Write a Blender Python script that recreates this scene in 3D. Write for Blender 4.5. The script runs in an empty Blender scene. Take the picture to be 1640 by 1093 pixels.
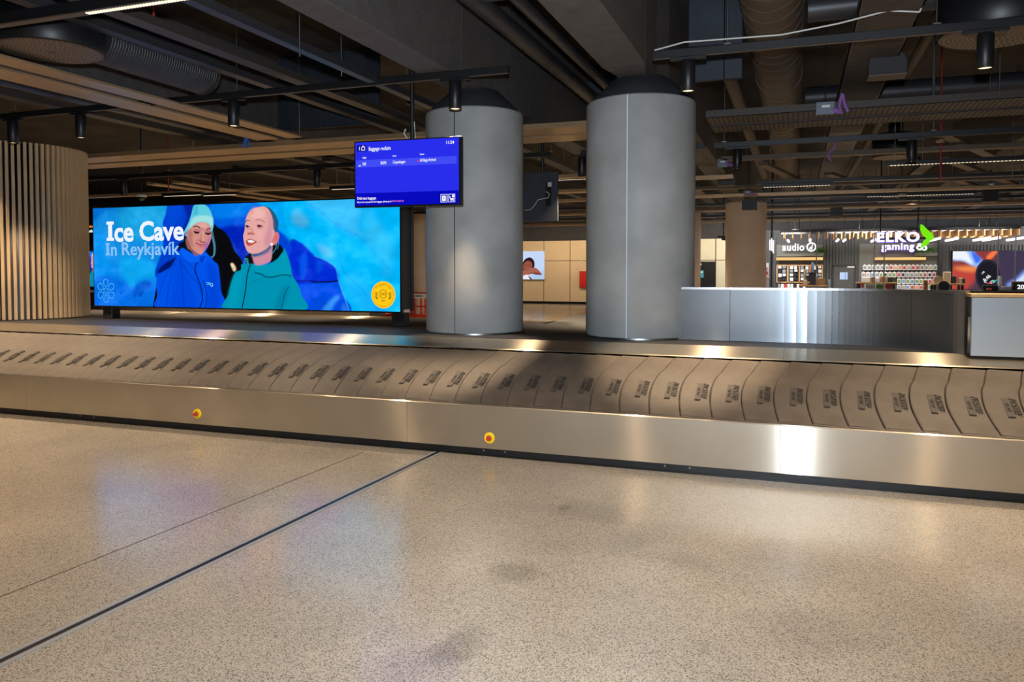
import bpy, math, random
import numpy as np
from mathutils import Vector, Matrix
random.seed(7); rng = np.random.default_rng(7)
sc = bpy.context.scene
col = sc.collection
PI = math.pi
# ------------------------------------------------------------------ camera
TH = math.radians(20.0); PH = math.radians(2.0); F = 1250.0; H = 1.7; HY = 432.0; CX = 820.0
PPY = HY + F*math.tan(PH)
cd = bpy.data.cameras.new('camera'); cam = bpy.data.objects.new('camera', cd); col.objects.link(cam)
cam.location = (0, 0, H); cam.rotation_euler = (PI/2-PH, 0, TH)
cd.sensor_width = 36; cd.lens = 36*F/1640; cd.shift_y = (PPY-546.5)/1640; cd.clip_end = 200
sc.camera = cam
# ------------------------------------------------------------------ world, exposure
w = bpy.data.worlds.new('world'); sc.world = w; w.use_nodes = True
w.node_tree.nodes['Background'].inputs[0].default_value = (.55, .62, .75, 1)
w.node_tree.nodes['Background'].inputs[1].default_value = .05
sc.view_settings.view_transform = 'Standard'; sc.view_settings.look = 'None'
sc.view_settings.exposure = 0; sc.view_settings.gamma = 1; sc.view_settings.use_curve_mapping = False
sc.cycles.use_denoising = True
sc.cycles.sample_clamp_indirect = 4
def light(name, kind, loc, energy, color, target=None, size=.1, angle=90, blend=.6, sy=None, parent=None):
    l = bpy.data.lights.new(name, kind); l.energy = energy; l.color = color
    if kind == 'AREA':
        l.size = size
        if sy: l.shape = 'RECTANGLE'; l.size_y = sy
    else: l.shadow_soft_size = size
    if kind == 'SPOT': l.spot_size = math.radians(angle); l.spot_blend = blend
    o = bpy.data.objects.new(name, l); col.objects.link(o); o.location = loc
    d = Vector(target)-Vector(loc) if target else Vector((0, 0, -1))
    o.rotation_euler = d.to_track_quat('-Z', 'Y').to_euler()
    if parent: o.parent = parent; o.matrix_parent_inverse = parent.matrix_world.inverted()
    return o
WARM = (1, .75, .49); COOL = (.78, .89, 1.0)
# the photographer's flash, just above the lens
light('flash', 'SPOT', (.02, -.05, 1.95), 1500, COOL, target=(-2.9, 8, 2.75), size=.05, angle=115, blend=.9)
# warm downlights of the hall, over and behind the camera
for X in (-9, -5.5, -2, 1.5, 5):
    light('ceiling_downlight', 'SPOT', (X, 4.6, 3.75), 400, WARM, size=.06, angle=110, blend=.9)
    light('ceiling_downlight', 'SPOT', (X+1.5, .2, 3.75), 250, WARM, size=.06, angle=110, blend=.9)
# warm downlights of the hall beyond the carousel
for X in (-7, -1, 5):
    light('ceiling_downlight', 'SPOT', (X, -5.5, 3.75), 500, WARM, size=.06, angle=120, blend=.9)
for X in (-22, -16, -10, -4):
    light('far_wall_fill', 'AREA', (X, 34.6, 3.3), 75, WARM, target=(X, 37, 1.6), size=4.5, sy=.2)  # unseen area lights, here and below, added to brighten the far wall
light('far_wall_fill', 'AREA', (-1.5, 34.8, 3.4), 60, (1, .9, .72), target=(-1.5, 37, 2), size=3, sy=.2)
for Y, e in ((13, 600), (18, 760), (24, 900), (31, 800)):
    for X in (-18, -11, -4, 3, 10):
        light('ceiling_downlight', 'SPOT', (X, Y, 3.6), e, WARM, size=.06, angle=125, blend=.8)
# ------------------------------------------------------------------ pixel -> place
Fh = Vector((-math.sin(TH), math.cos(TH), 0)); Rv = Vector((math.cos(TH), math.sin(TH), 0)); Zv = Vector((0, 0, 1))
Fc = Fh*math.cos(PH)-Zv*math.sin(PH); Uc = Fh*math.sin(PH)+Zv*math.cos(PH); Cp = Vector((0, 0, H))
def ray(x, y): return Fc+Rv*((x-CX)/F)+Uc*((PPY-y)/F)
def PY(x, y, Y): d = ray(x, y); return Cp+d*(Y/d.y)
def PZ(x, y, z): d = ray(x, y); return Cp+d*((z-H)/d.z)
# ------------------------------------------------------------------ materials
def s2l(c): return tuple(((v/12.92) if v <= .04045 else ((v+.055)/1.055)**2.4) for v in (k/255 for k in c))
MATS = {}
def mat(name, c, rough=.6, metal=0, noise=0, nscale=8, spec=.5, aniso=0, tang=None, bump=0, bscale=60, emit=0, stretch=None, coat=0):
    """c is an sRGB triple 0..255"""
    m = bpy.data.materials.new(name); m.use_nodes = True; nt = m.node_tree; b = nt.nodes['Principled BSDF']
    lc = s2l(c)
    b.inputs['Base Color'].default_value = (*lc, 1); b.inputs['Roughness'].default_value = rough
    b.inputs['Metallic'].default_value = metal; b.inputs['Specular IOR Level'].default_value = spec
    tc = nt.nodes.new('ShaderNodeTexCoord')
    mp = nt.nodes.new('ShaderNodeMapping'); nt.links.new(tc.outputs['Object'], mp.inputs[0])
    if stretch: mp.inputs['Scale'].default_value = stretch
    if noise:
        n = nt.nodes.new('ShaderNodeTexNoise'); n.inputs['Scale'].default_value = nscale; n.inputs['Detail'].default_value = 5
        nt.links.new(mp.outputs[0], n.inputs['Vector'])
        r = nt.nodes.new('ShaderNodeValToRGB'); nt.links.new(n.outputs['Fac'], r.inputs[0])
        r.color_ramp.elements[0].position = .3; r.color_ramp.elements[1].position = .7
        r.color_ramp.elements[0].color = (*[v*(1-noise) for v in lc], 1)
        r.color_ramp.elements[1].color = (*[min(1, v*(1+noise)) for v in lc], 1)
        nt.links.new(r.outputs[0], b.inputs['Base Color'])
    if aniso:
        b.inputs['Anisotropic'].default_value = aniso
        cx = nt.nodes.new('ShaderNodeCombineXYZ')
        for i in range(3): cx.inputs[i].default_value = tang[i]
        nt.links.new(cx.outputs[0], b.inputs['Tangent'])
    if bump:
        n2 = nt.nodes.new('ShaderNodeTexNoise'); n2.inputs['Scale'].default_value = bscale; n2.inputs['Detail'].default_value = 4
        nt.links.new(mp.outputs[0], n2.inputs['Vector'])
        bp = nt.nodes.new('ShaderNodeBump'); bp.inputs['Strength'].default_value = bump; bp.inputs['Distance'].default_value = .02
        nt.links.new(n2.outputs['Fac'], bp.inputs['Height']); nt.links.new(bp.outputs[0], b.inputs['Normal'])
    if emit:
        b.inputs['Emission Color'].default_value = (*lc, 1); b.inputs['Emission Strength'].default_value = emit
    MATS[name] = m; return m
def glow(name, c, k=1):
    m = bpy.data.materials.new(name); m.use_nodes = True; nt = m.node_tree; nt.nodes.clear()
    e = nt.nodes.new('ShaderNodeEmission'); e.inputs[0].default_value = (*s2l(c), 1); e.inputs[1].default_value = k
    o = nt.nodes.new('ShaderNodeOutputMaterial'); nt.links.new(e.outputs[0], o.inputs[0]); MATS[name] = m; return m
def glow_attr(name, k=1):
    m = glow(name, (255, 255, 255), k); nt = m.node_tree
    a = nt.nodes.new('ShaderNodeAttribute'); a.attribute_name = 'picture'
    nt.links.new(a.outputs['Color'], nt.nodes['Emission'].inputs[0]); return m
M = MATS
def brushed(name, c, r, an, tang, broad=.3, rb=.42, diff=.06, noise=.05):
    m = mat(name, c, rb, 1, noise=noise, nscale=2.5); nt = m.node_tree; b = nt.nodes['Principled BSDF']
    src = [l.from_socket for l in nt.links if l.to_socket == b.inputs['Base Color']][0]
    g = nt.nodes.new('ShaderNodeBsdfAnisotropic'); g.inputs['Roughness'].default_value = r; g.inputs['Anisotropy'].default_value = -an
    nt.links.new(src, g.inputs['Color']); cx = nt.nodes.new('ShaderNodeCombineXYZ')
    for i in range(3): cx.inputs[i].default_value = tang[i]
    nt.links.new(cx.outputs[0], g.inputs['Tangent'])
    d = nt.nodes.new('ShaderNodeBsdfDiffuse'); nt.links.new(src, d.inputs['Color'])
    m1 = nt.nodes.new('ShaderNodeMixShader'); m1.inputs[0].default_value = broad; nt.links.new(g.outputs[0], m1.inputs[1]); nt.links.new(b.outputs[0], m1.inputs[2])
    m2 = nt.nodes.new('ShaderNodeMixShader'); m2.inputs[0].default_value = diff; nt.links.new(m1.outputs[0], m2.inputs[1]); nt.links.new(d.outputs[0], m2.inputs[2])
    nt.links.new(m2.outputs[0], nt.nodes['Material Output'].inputs[0]); return m
def mat_floor():
    m = mat('terrazzo', (188, 170, 150), .2, spec=.8); nt = m.node_tree; b = nt.nodes['Principled BSDF']
    tc = nt.nodes['Texture Coordinate'].outputs['Object']
    def N(t): return nt.nodes.new(t)
    def noise(scale, detail=2):
        n = N('ShaderNodeTexNoise'); n.inputs['Scale'].default_value = scale; n.inputs['Detail'].default_value = detail
        nt.links.new(tc, n.inputs['Vector']); return n.outputs['Fac']
    def ramp(src, p0, c0, p1, c1):
        r = N('ShaderNodeValToRGB'); nt.links.new(src, r.inputs[0]); e = r.color_ramp.elements
        e[0].position = p0; e[1].position = p1; e[0].color = (*c0, 1); e[1].color = (*c1, 1); return r.outputs[0]
    def mix(a, bb, f, t='MULTIPLY'):
        x = N('ShaderNodeMix'); x.data_type = 'RGBA'; x.blend_type = t
        if isinstance(f, float): x.inputs[0].default_value = f
        else: nt.links.new(f, x.inputs[0])
        nt.links.new(a, x.inputs[6]); nt.links.new(bb, x.inputs[7]); return x.outputs[2]
    vo = N('ShaderNodeTexVoronoi'); vo.inputs['Scale'].default_value = 200; nt.links.new(tc, vo.inputs['Vector'])
    sx = N('ShaderNodeSeparateColor'); nt.links.new(vo.outputs['Color'], sx.inputs[0])
    base = ramp(sx.outputs[0], .0, (.16, .145, .125), .75, (.52, .475, .405))
    e_ = [n_ for n_ in nt.nodes if n_.bl_idname == 'ShaderNodeValToRGB'][-1].color_ramp.elements
    k_ = e_.new(.22); k_.color = (.27, .24, .205, 1); k_ = e_.new(.30); k_.color = (.41, .37, .315, 1)
    fine = ramp(noise(320, 2), .36, (.62, .61, .60), .52, (1, 1, 1))
    big = ramp(noise(.9, 4), .3, (.80, .80, .82), .7, (1.08, 1.07, 1.05))
    c = mix(mix(base, fine, 1.0), big, 1.0)
    # worn dark patches
    def patch(x, y, r, stretchx, dark):
        g = N('ShaderNodeVectorMath'); g.operation = 'SUBTRACT'; nt.links.new(tc, g.inputs[0]); g.inputs[1].default_value = (x, y, 0)
        wob = N('ShaderNodeTexNoise'); wob.inputs['Scale'].default_value = 3.2; wob.inputs['Detail'].default_value = 3; nt.links.new(tc, wob.inputs['Vector'])
        ms = N('ShaderNodeVectorMath'); ms.operation = 'MULTIPLY'; nt.links.new(g.outputs[0], ms.inputs[0]); ms.inputs[1].default_value = (stretchx, 1, 0)
        ln = N('ShaderNodeVectorMath'); ln.operation = 'LENGTH'; nt.links.new(ms.outputs[0], ln.inputs[0])
        ad = N('ShaderNodeMath'); ad.operation = 'MULTIPLY_ADD'; nt.links.new(wob.outputs['Fac'], ad.inputs[0]); ad.inputs[1].default_value = r*1.6; nt.links.new(ln.outputs['Value'], ad.inputs[2])
        return ramp(ad.outputs[0], r*1.2, (dark,)*3, r*2.0, (1, 1, 1))
    for px, py, r, s, d in ((820, 915, .16, 1, .72), (735, 1035, .17, 1.6, .72), (950, 815, .26, .7, .80), (1010, 870, .22, 1.3, .84), (660, 1070, .2, 1, .85), (1290, 1010, .26, .8, .86), (905, 812, .1, 2, .7), (1100, 900, .14, .6, .86)):
        p = PZ(px, py, 0); c = mix(c, patch(p.x, p.y, r, s, d), 1.0)
    nt.links.new(c, b.inputs['Base Color'])
    rr = N('ShaderNodeMapRange'); nt.links.new(noise(1.6, 5), rr.inputs[0]); rr.inputs[3].default_value = .13; rr.inputs[4].default_value = .24
    nt.links.new(rr.outputs[0], b.inputs['Roughness'])
    return m
mat_floor()
mat('black_metal', (22, 23, 26), .42, .0, spec=.5)
mat('black_plastic', (16, 17, 19), .35)
mat('kick_black', (24, 25, 28), .38, spec=.5, noise=.3, nscale=3)
brushed('steel_v', (214, 204, 188), .20, .78, (0, 0, 1), .35, .40, .08)
brushed('steel_wall', (172, 179, 186), .18, .78, (0, 0, 1), .2, .34, .05)
brushed('steel_top', (205, 196, 180), .22, .70, (0, 1, 0), .2, .36, .06)
mat('steel_plain', (175, 175, 178), .3, 1)
mat('gold_steel', (178, 150, 116), .38, .45, noise=.12, nscale=1.5)
mat('rubber', (86, 77, 68), .62, 0, noise=.16, nscale=5, bump=.08, bscale=120, spec=.4)
mat('rubber_dark', (46, 41, 37), .7, 0, noise=.2, nscale=30)
mat('rubber_mid', (68, 60, 53), .7, 0, noise=.2, nscale=30)
mat('deck_black', (31, 31, 34), .6, 0, noise=.25, nscale=3, bump=.05)
mat('cement', (166, 167, 166), .55, 0, noise=.16, nscale=2.2, bump=.03, bscale=9, spec=.4)
mat('cement_seam', (78, 82, 88), .45, .3)
mat('seam_bright', (215, 228, 238), .3, .0)
mat('alu_light', (172, 178, 182), .5, .35)
mat('charcoal', (44, 45, 49), .7, 0, noise=.2, nscale=3, bump=.1, bscale=14)
mat('soffit_concrete', (80, 76, 74), .85, 0, noise=.16, nscale=6, bump=.35, bscale=22)
mat('slab_concrete', (58, 53, 47), .9, 0, noise=.45, nscale=1.1, bump=.5, bscale=8)
mat('navy_panel', (44, 52, 62), .6, 0, noise=.25, nscale=2.5)
mat('duct', (62, 62, 66), .45, .4, noise=.12, nscale=4)
mat('duct_brown', (92, 80, 68), .6, .2, noise=.12, nscale=4)
mat('tray', (68, 62, 58), .55, .3, noise=.1, nscale=30)
mat('wood_slat', (196, 168, 130), .6, 0, noise=.14, nscale=12, stretch=(3, 3, .25))
mat('wood_warm', (205, 165, 112), .55, 0, noise=.1, nscale=8)
mat('wood_brown', (150, 110, 72), .6, 0, noise=.15, nscale=8)
mat('beige_panel', (222, 200, 165), .6, 0, noise=.03, nscale=2)
mat('greenish_panel', (205, 205, 185), .6, 0, noise=.03, nscale=2)
mat('beige_column', (224, 204, 182), .5, 0, noise=.06, nscale=2)
mat('zinc', (150, 152, 158), .4, .2)
mat('seam_dark', (60, 48, 36), .8)
mat('shop_grey', (74, 76, 76), .7, 0, noise=.06, nscale=4)
mat('shop_grey_light', (112, 114, 106), .7)
mat('red', (205, 40, 25), .45)
mat('yellow', (250, 205, 20), .4)
mat('white', (232, 232, 230), .5)
mat('purple', (150, 100, 180), .5)
mat('blue_cable', (30, 110, 210), .5)
mat('red_pipe', (150, 40, 36), .5)
mat('leaf', (70, 120, 45), .6)
mat('teal_sign', (50, 150, 180), .6)
mat('grey_box', (112, 124, 138), .5)
mat('camera_white', (205, 205, 200), .4)
mat('glass_dark', (20, 22, 26), .1)
for k, c in (('pk_white', (236, 238, 240)), ('pk_blue', (110, 150, 205)), ('pk_orange', (225, 150, 80)), ('pk_red', (200, 80, 80)), ('pk_dark', (40, 42, 48)), ('pk_green', (120, 160, 90)), ('pk_tan', (200, 175, 140)), ('pk_grey', (150, 155, 160))):
    mat(k, c, .5)
glow('lamp_warm', (255, 214, 160), 3.0)
glow('led_dot', (255, 232, 200), 1.4)
glow('lamp_tube', (255, 235, 250), 1.6)
glow('sign_white', (255, 250, 255), 1.5)
glow('sign_halo', (150, 120, 255), .9)
glow('sign_green', (120, 235, 20), 1.0)
glow('shelf_glow', (255, 205, 130), 1.0)
glow('text_white', (255, 255, 255), 1.0)
glow('text_orange', (235, 120, 40), 1.0)
glow('text_pink', (255, 120, 190), 1.0)
glow('red_dot', (240, 20, 90), 1)
glow('scr_blue', (40, 46, 235), 1)
glow('scr_blue_dark', (8, 10, 190), 1)
glow('scr_blue_lite', (66, 76, 245), 1)
glow('scr_badge', (10, 16, 150), 1)
glow('art_white', (238, 244, 255), 1)
glow('art_pale', (138, 195, 245), 1)
glow('art_teal', (80, 195, 240), 1)
glow('art_yellow', (255, 202, 24), 1)
glow('art_brown', (120, 66, 10), 1)
glow('art_gold', (238, 150, 10), 1)
glow('poster_pale', (196, 214, 245), 1)
glow('poster_text', (150, 175, 225), 1)
glow_attr('led_picture', 1)
# ------------------------------------------------------------------ mesh helpers
class MB:
    def __init__(s): s.v = []; s.f = []; s.sm = []; s.mi = []; s.cur = 0
    def add(s, vs, fs, smooth=False):
        o = len(s.v); s.v += [tuple(v) for v in vs]
        for f in fs: s.f.append(tuple(i+o for i in f)); s.sm.append(smooth); s.mi.append(s.cur)
        return s
    def box(s, x0, x1, y0, y1, z0, z1, bev=0, mx=None):
        if x0 > x1: x0, x1 = x1, x0
        if y0 > y1: y0, y1 = y1, y0
        if z0 > z1: z0, z1 = z1, z0
        b = min(bev, (x1-x0)*.45, (y1-y0)*.45, (z1-z0)*.45)
        if b <= 0:
            vs = [(x, y, z) for z in (z0, z1) for y in (y0, y1) for x in (x0, x1)]
            fs = [(0, 2, 3, 1), (4, 5, 7, 6), (0, 1, 5, 4), (2, 6, 7, 3), (0, 4, 6, 2), (1, 3, 7, 5)]
        else:
            vs = []; idx = {}
            for iz, z in enumerate((z0, z1)):
                for iy, y in enumerate((y0, y1)):
                    for ix, x in enumerate((x0, x1)):
                        sx = 1 if ix == 0 else -1; sy = 1 if iy == 0 else -1; sz = 1 if iz == 0 else -1
                        idx[(ix, iy, iz)] = len(vs)
                        vs += [(x, y+sy*b, z+sz*b), (x+sx*b, y, z+sz*b), (x+sx*b, y+sy*b, z)]
            I = lambda a, k: idx[a]+k
            fs = []
            for ax in range(3):
                for side in (0, 1):
                    o = [a for a in range(3) if a != ax]
                    q = []
                    for (p, r) in ((0, 0), (1, 0), (1, 1), (0, 1)):
                        a = [0, 0, 0]; a[ax] = side; a[o[0]] = p; a[o[1]] = r; q.append(I(tuple(a), ax))
                    fs.append(tuple(q))
            for ax in range(3):
                o = [a for a in range(3) if a != ax]
                for p in (0, 1):
                    for r in (0, 1):
                        a0 = [0, 0, 0]; a1 = [0, 0, 0]; a1[ax] = 1
                        for a in (a0, a1): a[o[0]] = p; a[o[1]] = r
                        a0 = tuple(a0); a1 = tuple(a1)
                        fs.append((I(a0, o[0]), I(a0, o[1]), I(a1, o[1]), I(a1, o[0])))
            for k in idx.values(): fs.append((k, k+1, k+2))
        if mx is not None: vs = [tuple(mx @ Vector(v)) for v in vs]
        return s.add(vs, fs)
    def tube(s, a, b, r, n=12, r2=None, caps=True, smooth=True):
        a = Vector(a); b = Vector(b); d = (b-a).normalized(); r2 = r if r2 is None else r2
        u = d.orthogonal().normalized(); v = d.cross(u)
        vs = [a+(u*math.cos(t)+v*math.sin(t))*r for t in [2*PI*i/n for i in range(n)]]
        vs += [b+(u*math.cos(t)+v*math.sin(t))*r2 for t in [2*PI*i/n for i in range(n)]]
        s.add(vs, [(i, (i+1) % n, n+(i+1) % n, n+i) for i in range(n)], smooth)
        if caps: s.add(vs[:n], [tuple(range(n))[::-1]]); s.add(vs[n:], [tuple(range(n))])
        return s
    def path(s, pts, r, n=8):
        for a, b in zip(pts[:-1], pts[1:]): s.tube(a, b, r, n)
        return s
    def lathe(s, prof, c=(0, 0), n=48, a0=0, a1=2*PI, smooth=True):
        full = abs(a1-a0-2*PI) < 1e-6; m = n if full else n+1; k = len(prof)
        vs = [(c[0]+r*math.cos(a0+(a1-a0)*i/n), c[1]+r*math.sin(a0+(a1-a0)*i/n), z) for i in range(m) for r, z in prof]
        fs = []
        for i in range(n):
            j = (i+1) % m
            for q in range(k-1): fs.append((i*k+q, j*k+q, j*k+q+1, i*k+q+1))
        return s.add(vs, fs, smooth)
    def prism(s, poly, axis, t0, t1):
        """poly: 2D outline; axis 'x','y','z' = extrusion direction"""
        n = len(poly)
        def P(p, t): return {'y': (p[0], t, p[1]), 'z': (p[0], p[1], t), 'x': (t, p[0], p[1])}[axis]
        vs = [P(p, t0) for p in poly]+[P(p, t1) for p in poly]
        return s.add(vs, [tuple(range(n)), tuple(range(2*n-1, n-1, -1))]+[(i, i+n, (i+1) % n+n, (i+1) % n) for i in range(n)])
    def build(s, name, mt, parent=None, fix=True):
        me = bpy.data.meshes.new(name); me.from_pydata(s.v, [], s.f)
        mts = mt if isinstance(mt, (list, tuple)) else [mt]
        for k in mts: me.materials.append(M[k])
        me.polygons.foreach_set('use_smooth', s.sm); me.polygons.foreach_set('material_index', s.mi)
        if fix:
            import bmesh
            bm = bmesh.new(); bm.from_mesh(me); bmesh.ops.recalc_face_normals(bm, faces=bm.faces); bm.to_mesh(me); bm.free()
        me.update()
        return link(name, me, parent)
def link(name, me, parent=None):
    o = bpy.data.objects.new(name, me); col.objects.link(o)
    if parent is not None: o.parent = parent; o.matrix_parent_inverse = parent.matrix_world.inverted()
    return o
def tag(o, label=None, cat=None, group=None, kind=None):
    if label: o['label'] = label
    if cat: o['category'] = cat
    if group: o['group'] = group
    if kind: o['kind'] = kind
    return o
def empty(name, loc, label, cat, group=None):
    o = bpy.data.objects.new(name, None); col.objects.link(o); o.location = loc; o.empty_display_size = .1
    o.matrix_world = Matrix.Translation(Vector(loc))
    return tag(o, label, cat, group)
def bx(name, mt, x0, x1, y0, y1, z0, z1, parent=None, bev=.004): return MB().box(x0, x1, y0, y1, z0, z1, bev).build(name, mt, parent)
def pbox(name, mt, px0, py0, px1, py1, Y, t, parent=None, bev=.004):
    """a box whose front face lies in the plane Y and shows between these photo pixels"""
    ym = (py0+py1)/2; xm = (px0+px1)/2
    return bx(name, mt, PY(px0, ym, Y).x, PY(px1, ym, Y).x, Y, Y+t, PY(xm, py1, Y).z, PY(xm, py0, Y).z, parent, bev)
def text(name, body, h, mt, origin, ux=(1, 0, 0), uy=(0, 0, 1), parent=None, xs=1.0, bold=0.0, ext=.001, align='LEFT', shear=0, sp=1.0):
    cu = bpy.data.curves.new(name, 'FONT'); cu.body = body; cu.size = 1.0; cu.extrude = ext/h/2; cu.offset = bold; cu.align_x = align
    cu.resolution_u = 3; cu.shear = shear; cu.space_character = sp
    o = bpy.data.objects.new(name, cu); me = bpy.data.meshes.new_from_object(o); bpy.data.objects.remove(o)
    me.materials.clear(); me.materials.append(M[mt]); me.name = name
    ux = Vector(ux).normalized(); uy = Vector(uy).normalized(); n = ux.cross(uy)
    S = h/.72    # cap height of the built-in face is about .72 of the size
    m = Matrix(((ux.x, uy.x, n.x, origin[0]), (ux.y, uy.y, n.y, origin[1]), (ux.z, uy.z, n.z, origin[2]), (0, 0, 0, 1))) @ Matrix.Diagonal((S*xs, S, S, 1))
    me.transform(m); me.update()
    return link(name, me, parent)
def copy_tree(o, parent=None):
    c = o.copy(); col.objects.link(c)
    if parent is not None: c.parent = parent; c.matrix_parent_inverse = o.matrix_parent_inverse.copy()
    for ch in list(o.children): copy_tree(ch, c)
    return c
# ------------------------------------------------------------------ floor and shell
XL, XR, YB, YW, ZC = -34, 24, -9, 37.0, 5.2
tag(MB().box(XL, XR, YB, YW+1, -.2, 0).build('floor', 'terrazzo'), kind='structure')
tag(MB().box(XL, XR, YB, YW+1, ZC, ZC+.2).build('ceiling', 'slab_concrete'), kind='structure')
tag(MB().box(XL-.2, XL, YB, YW+1, 0, ZC).build('wall_left', 'charcoal'), kind='structure')
tag(MB().box(XR, XR+.2, YB, YW+1, 0, ZC).build('wall_right', 'charcoal'), kind='structure')
tag(MB().box(XL, XR, YB-.2, YB, 0, ZC).build('wall_behind', 'shop_grey_light'), kind='structure')
# beige panelled far wall, dark above
xs0 = PY(1118, 430, YW).x; xs1 = PY(1222, 430, YW).x
zt = PY(890, 386, YW).z
tag(MB().box(XL, xs0-1.5, YW, YW+.3, .12, zt).build('wall_back', 'beige_panel'), kind='structure')
tag(MB().box(xs0-1.5, xs1+.6, YW, YW+.3, .12, zt).build('wall_back_right', 'greenish_panel'), kind='structure')
tag(MB().box(XL, XR, YW+.02, YW+.3, zt, ZC).build('wall_back_upper', 'charcoal'), kind='structure')
tag(MB().box(XL, xs1+.6, YW+.06, YW+.3, 0, .12).build('baseboard_back', 'black_plastic'), kind='structure')
sm = MB()
xa = PY(871, 430, YW).x; k = 0
x = xa
while x < xs0-1.5:
    sm.box(x-.012, x+.012, YW-.006, YW, .12, zt); x += (1.35, 1.2)[k % 2]; k += 1
x = xa-1.3
while x > -24:
    sm.box(x-.012, x+.012, YW-.006, YW, .12, zt); x -= 1.3
zz = PY(890, 418, YW).z
sm.box(-24, xs0-1.5, YW-.006, YW, zz-.012, zz+.012)
for px in (1144, 1149): pass
x = PY(1146, 430, YW).x; sm.box(x-.02, x+.02, YW-.006, YW, .12, zt); sm.box(xs0-1.5, xs1+.6, YW-.006, YW, zz-.015, zz+.015)
tag(sm.build('trim_1', 'seam_dark'), kind='structure')
# floor: metal expansion joint and thin saw cut
p0 = PZ(-260, 1190, 0); p1 = PZ(697, 727, 0); p0 = PZ(0, 1061, 0)+(PZ(0, 1061, 0)-p1)*.9
p1 = p1+(p1-p0)*.01
d = (p1-p0).normalized(); nrm = Vector((d.y, -d.x, 0))
def strip(o0, o1, z1):
    q = [p0+nrm*o0, p1+nrm*o0, p1+nrm*o1, p0+nrm*o1]
    return MB().add([(v.x, v.y, .0005) for v in q]+[(v.x, v.y, z1) for v in q], [(4, 5, 6, 7), (0, 1, 5, 4), (1, 2, 6, 5), (2, 3, 7, 6), (3, 0, 4, 7)])
ej = strip(-.018, .018, .002).build('trim_2', 'black_plastic'); tag(ej, kind='structure')
strip(-.045, -.018, .004).build('metal_edge', 'zinc', ej)
strip(.018, .048, .004).build('metal_edge', 'zinc', ej)
a = PZ(0, 957, 0); b = PZ(582, 725, 0); a = a+(a-b)*.8
d2 = (b-a).normalized(); n2 = Vector((d2.y, -d2.x, 0))*.004
tag(MB().add([(v.x, v.y, .0012) for v in (a-n2, b-n2, b+n2, a+n2)], [(0, 1, 2, 3)]).build('trim_3', 'seam_dark'), kind='structure')

# ------------------------------------------------------------------ carousel
PITCH = .258
Y0, Z0, Y1, Z1 = 6.56, .475, 7.5, .86
def seam(v):  # sideways S shape of a plate edge over the slope, v = 0 foot .. 1 top
    s = -.05*math.sin(PI*min(v, .72)/.72)
    if v > .6: s += .085*((v-.6)/.4)**1.4
    return s
def belt_h(v): return Z0+(Z1-Z0)*v+.022*math.sin(PI*v)
plate_mb = MB(); NV = 18
vs = []
for i in range(NV+1):
    v = i/NV; y = Y0+(Y1-Y0)*v; o = seam(v); z = belt_h(v)
    for (dx, dz) in ((0, -.004), (.002, .007), (.010, .011), (PITCH*.5, .008), (PITCH-.010, .004), (PITCH-.003, -.004)):
        vs.append((o+dx, y, z+dz))
n = 6
plate_mb.add(vs, [(i*n+k, i*n+k+1, (i+1)*n+k+1, (i+1)*n+k) for i in range(NV) for k in range(n-1)], False)
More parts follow.
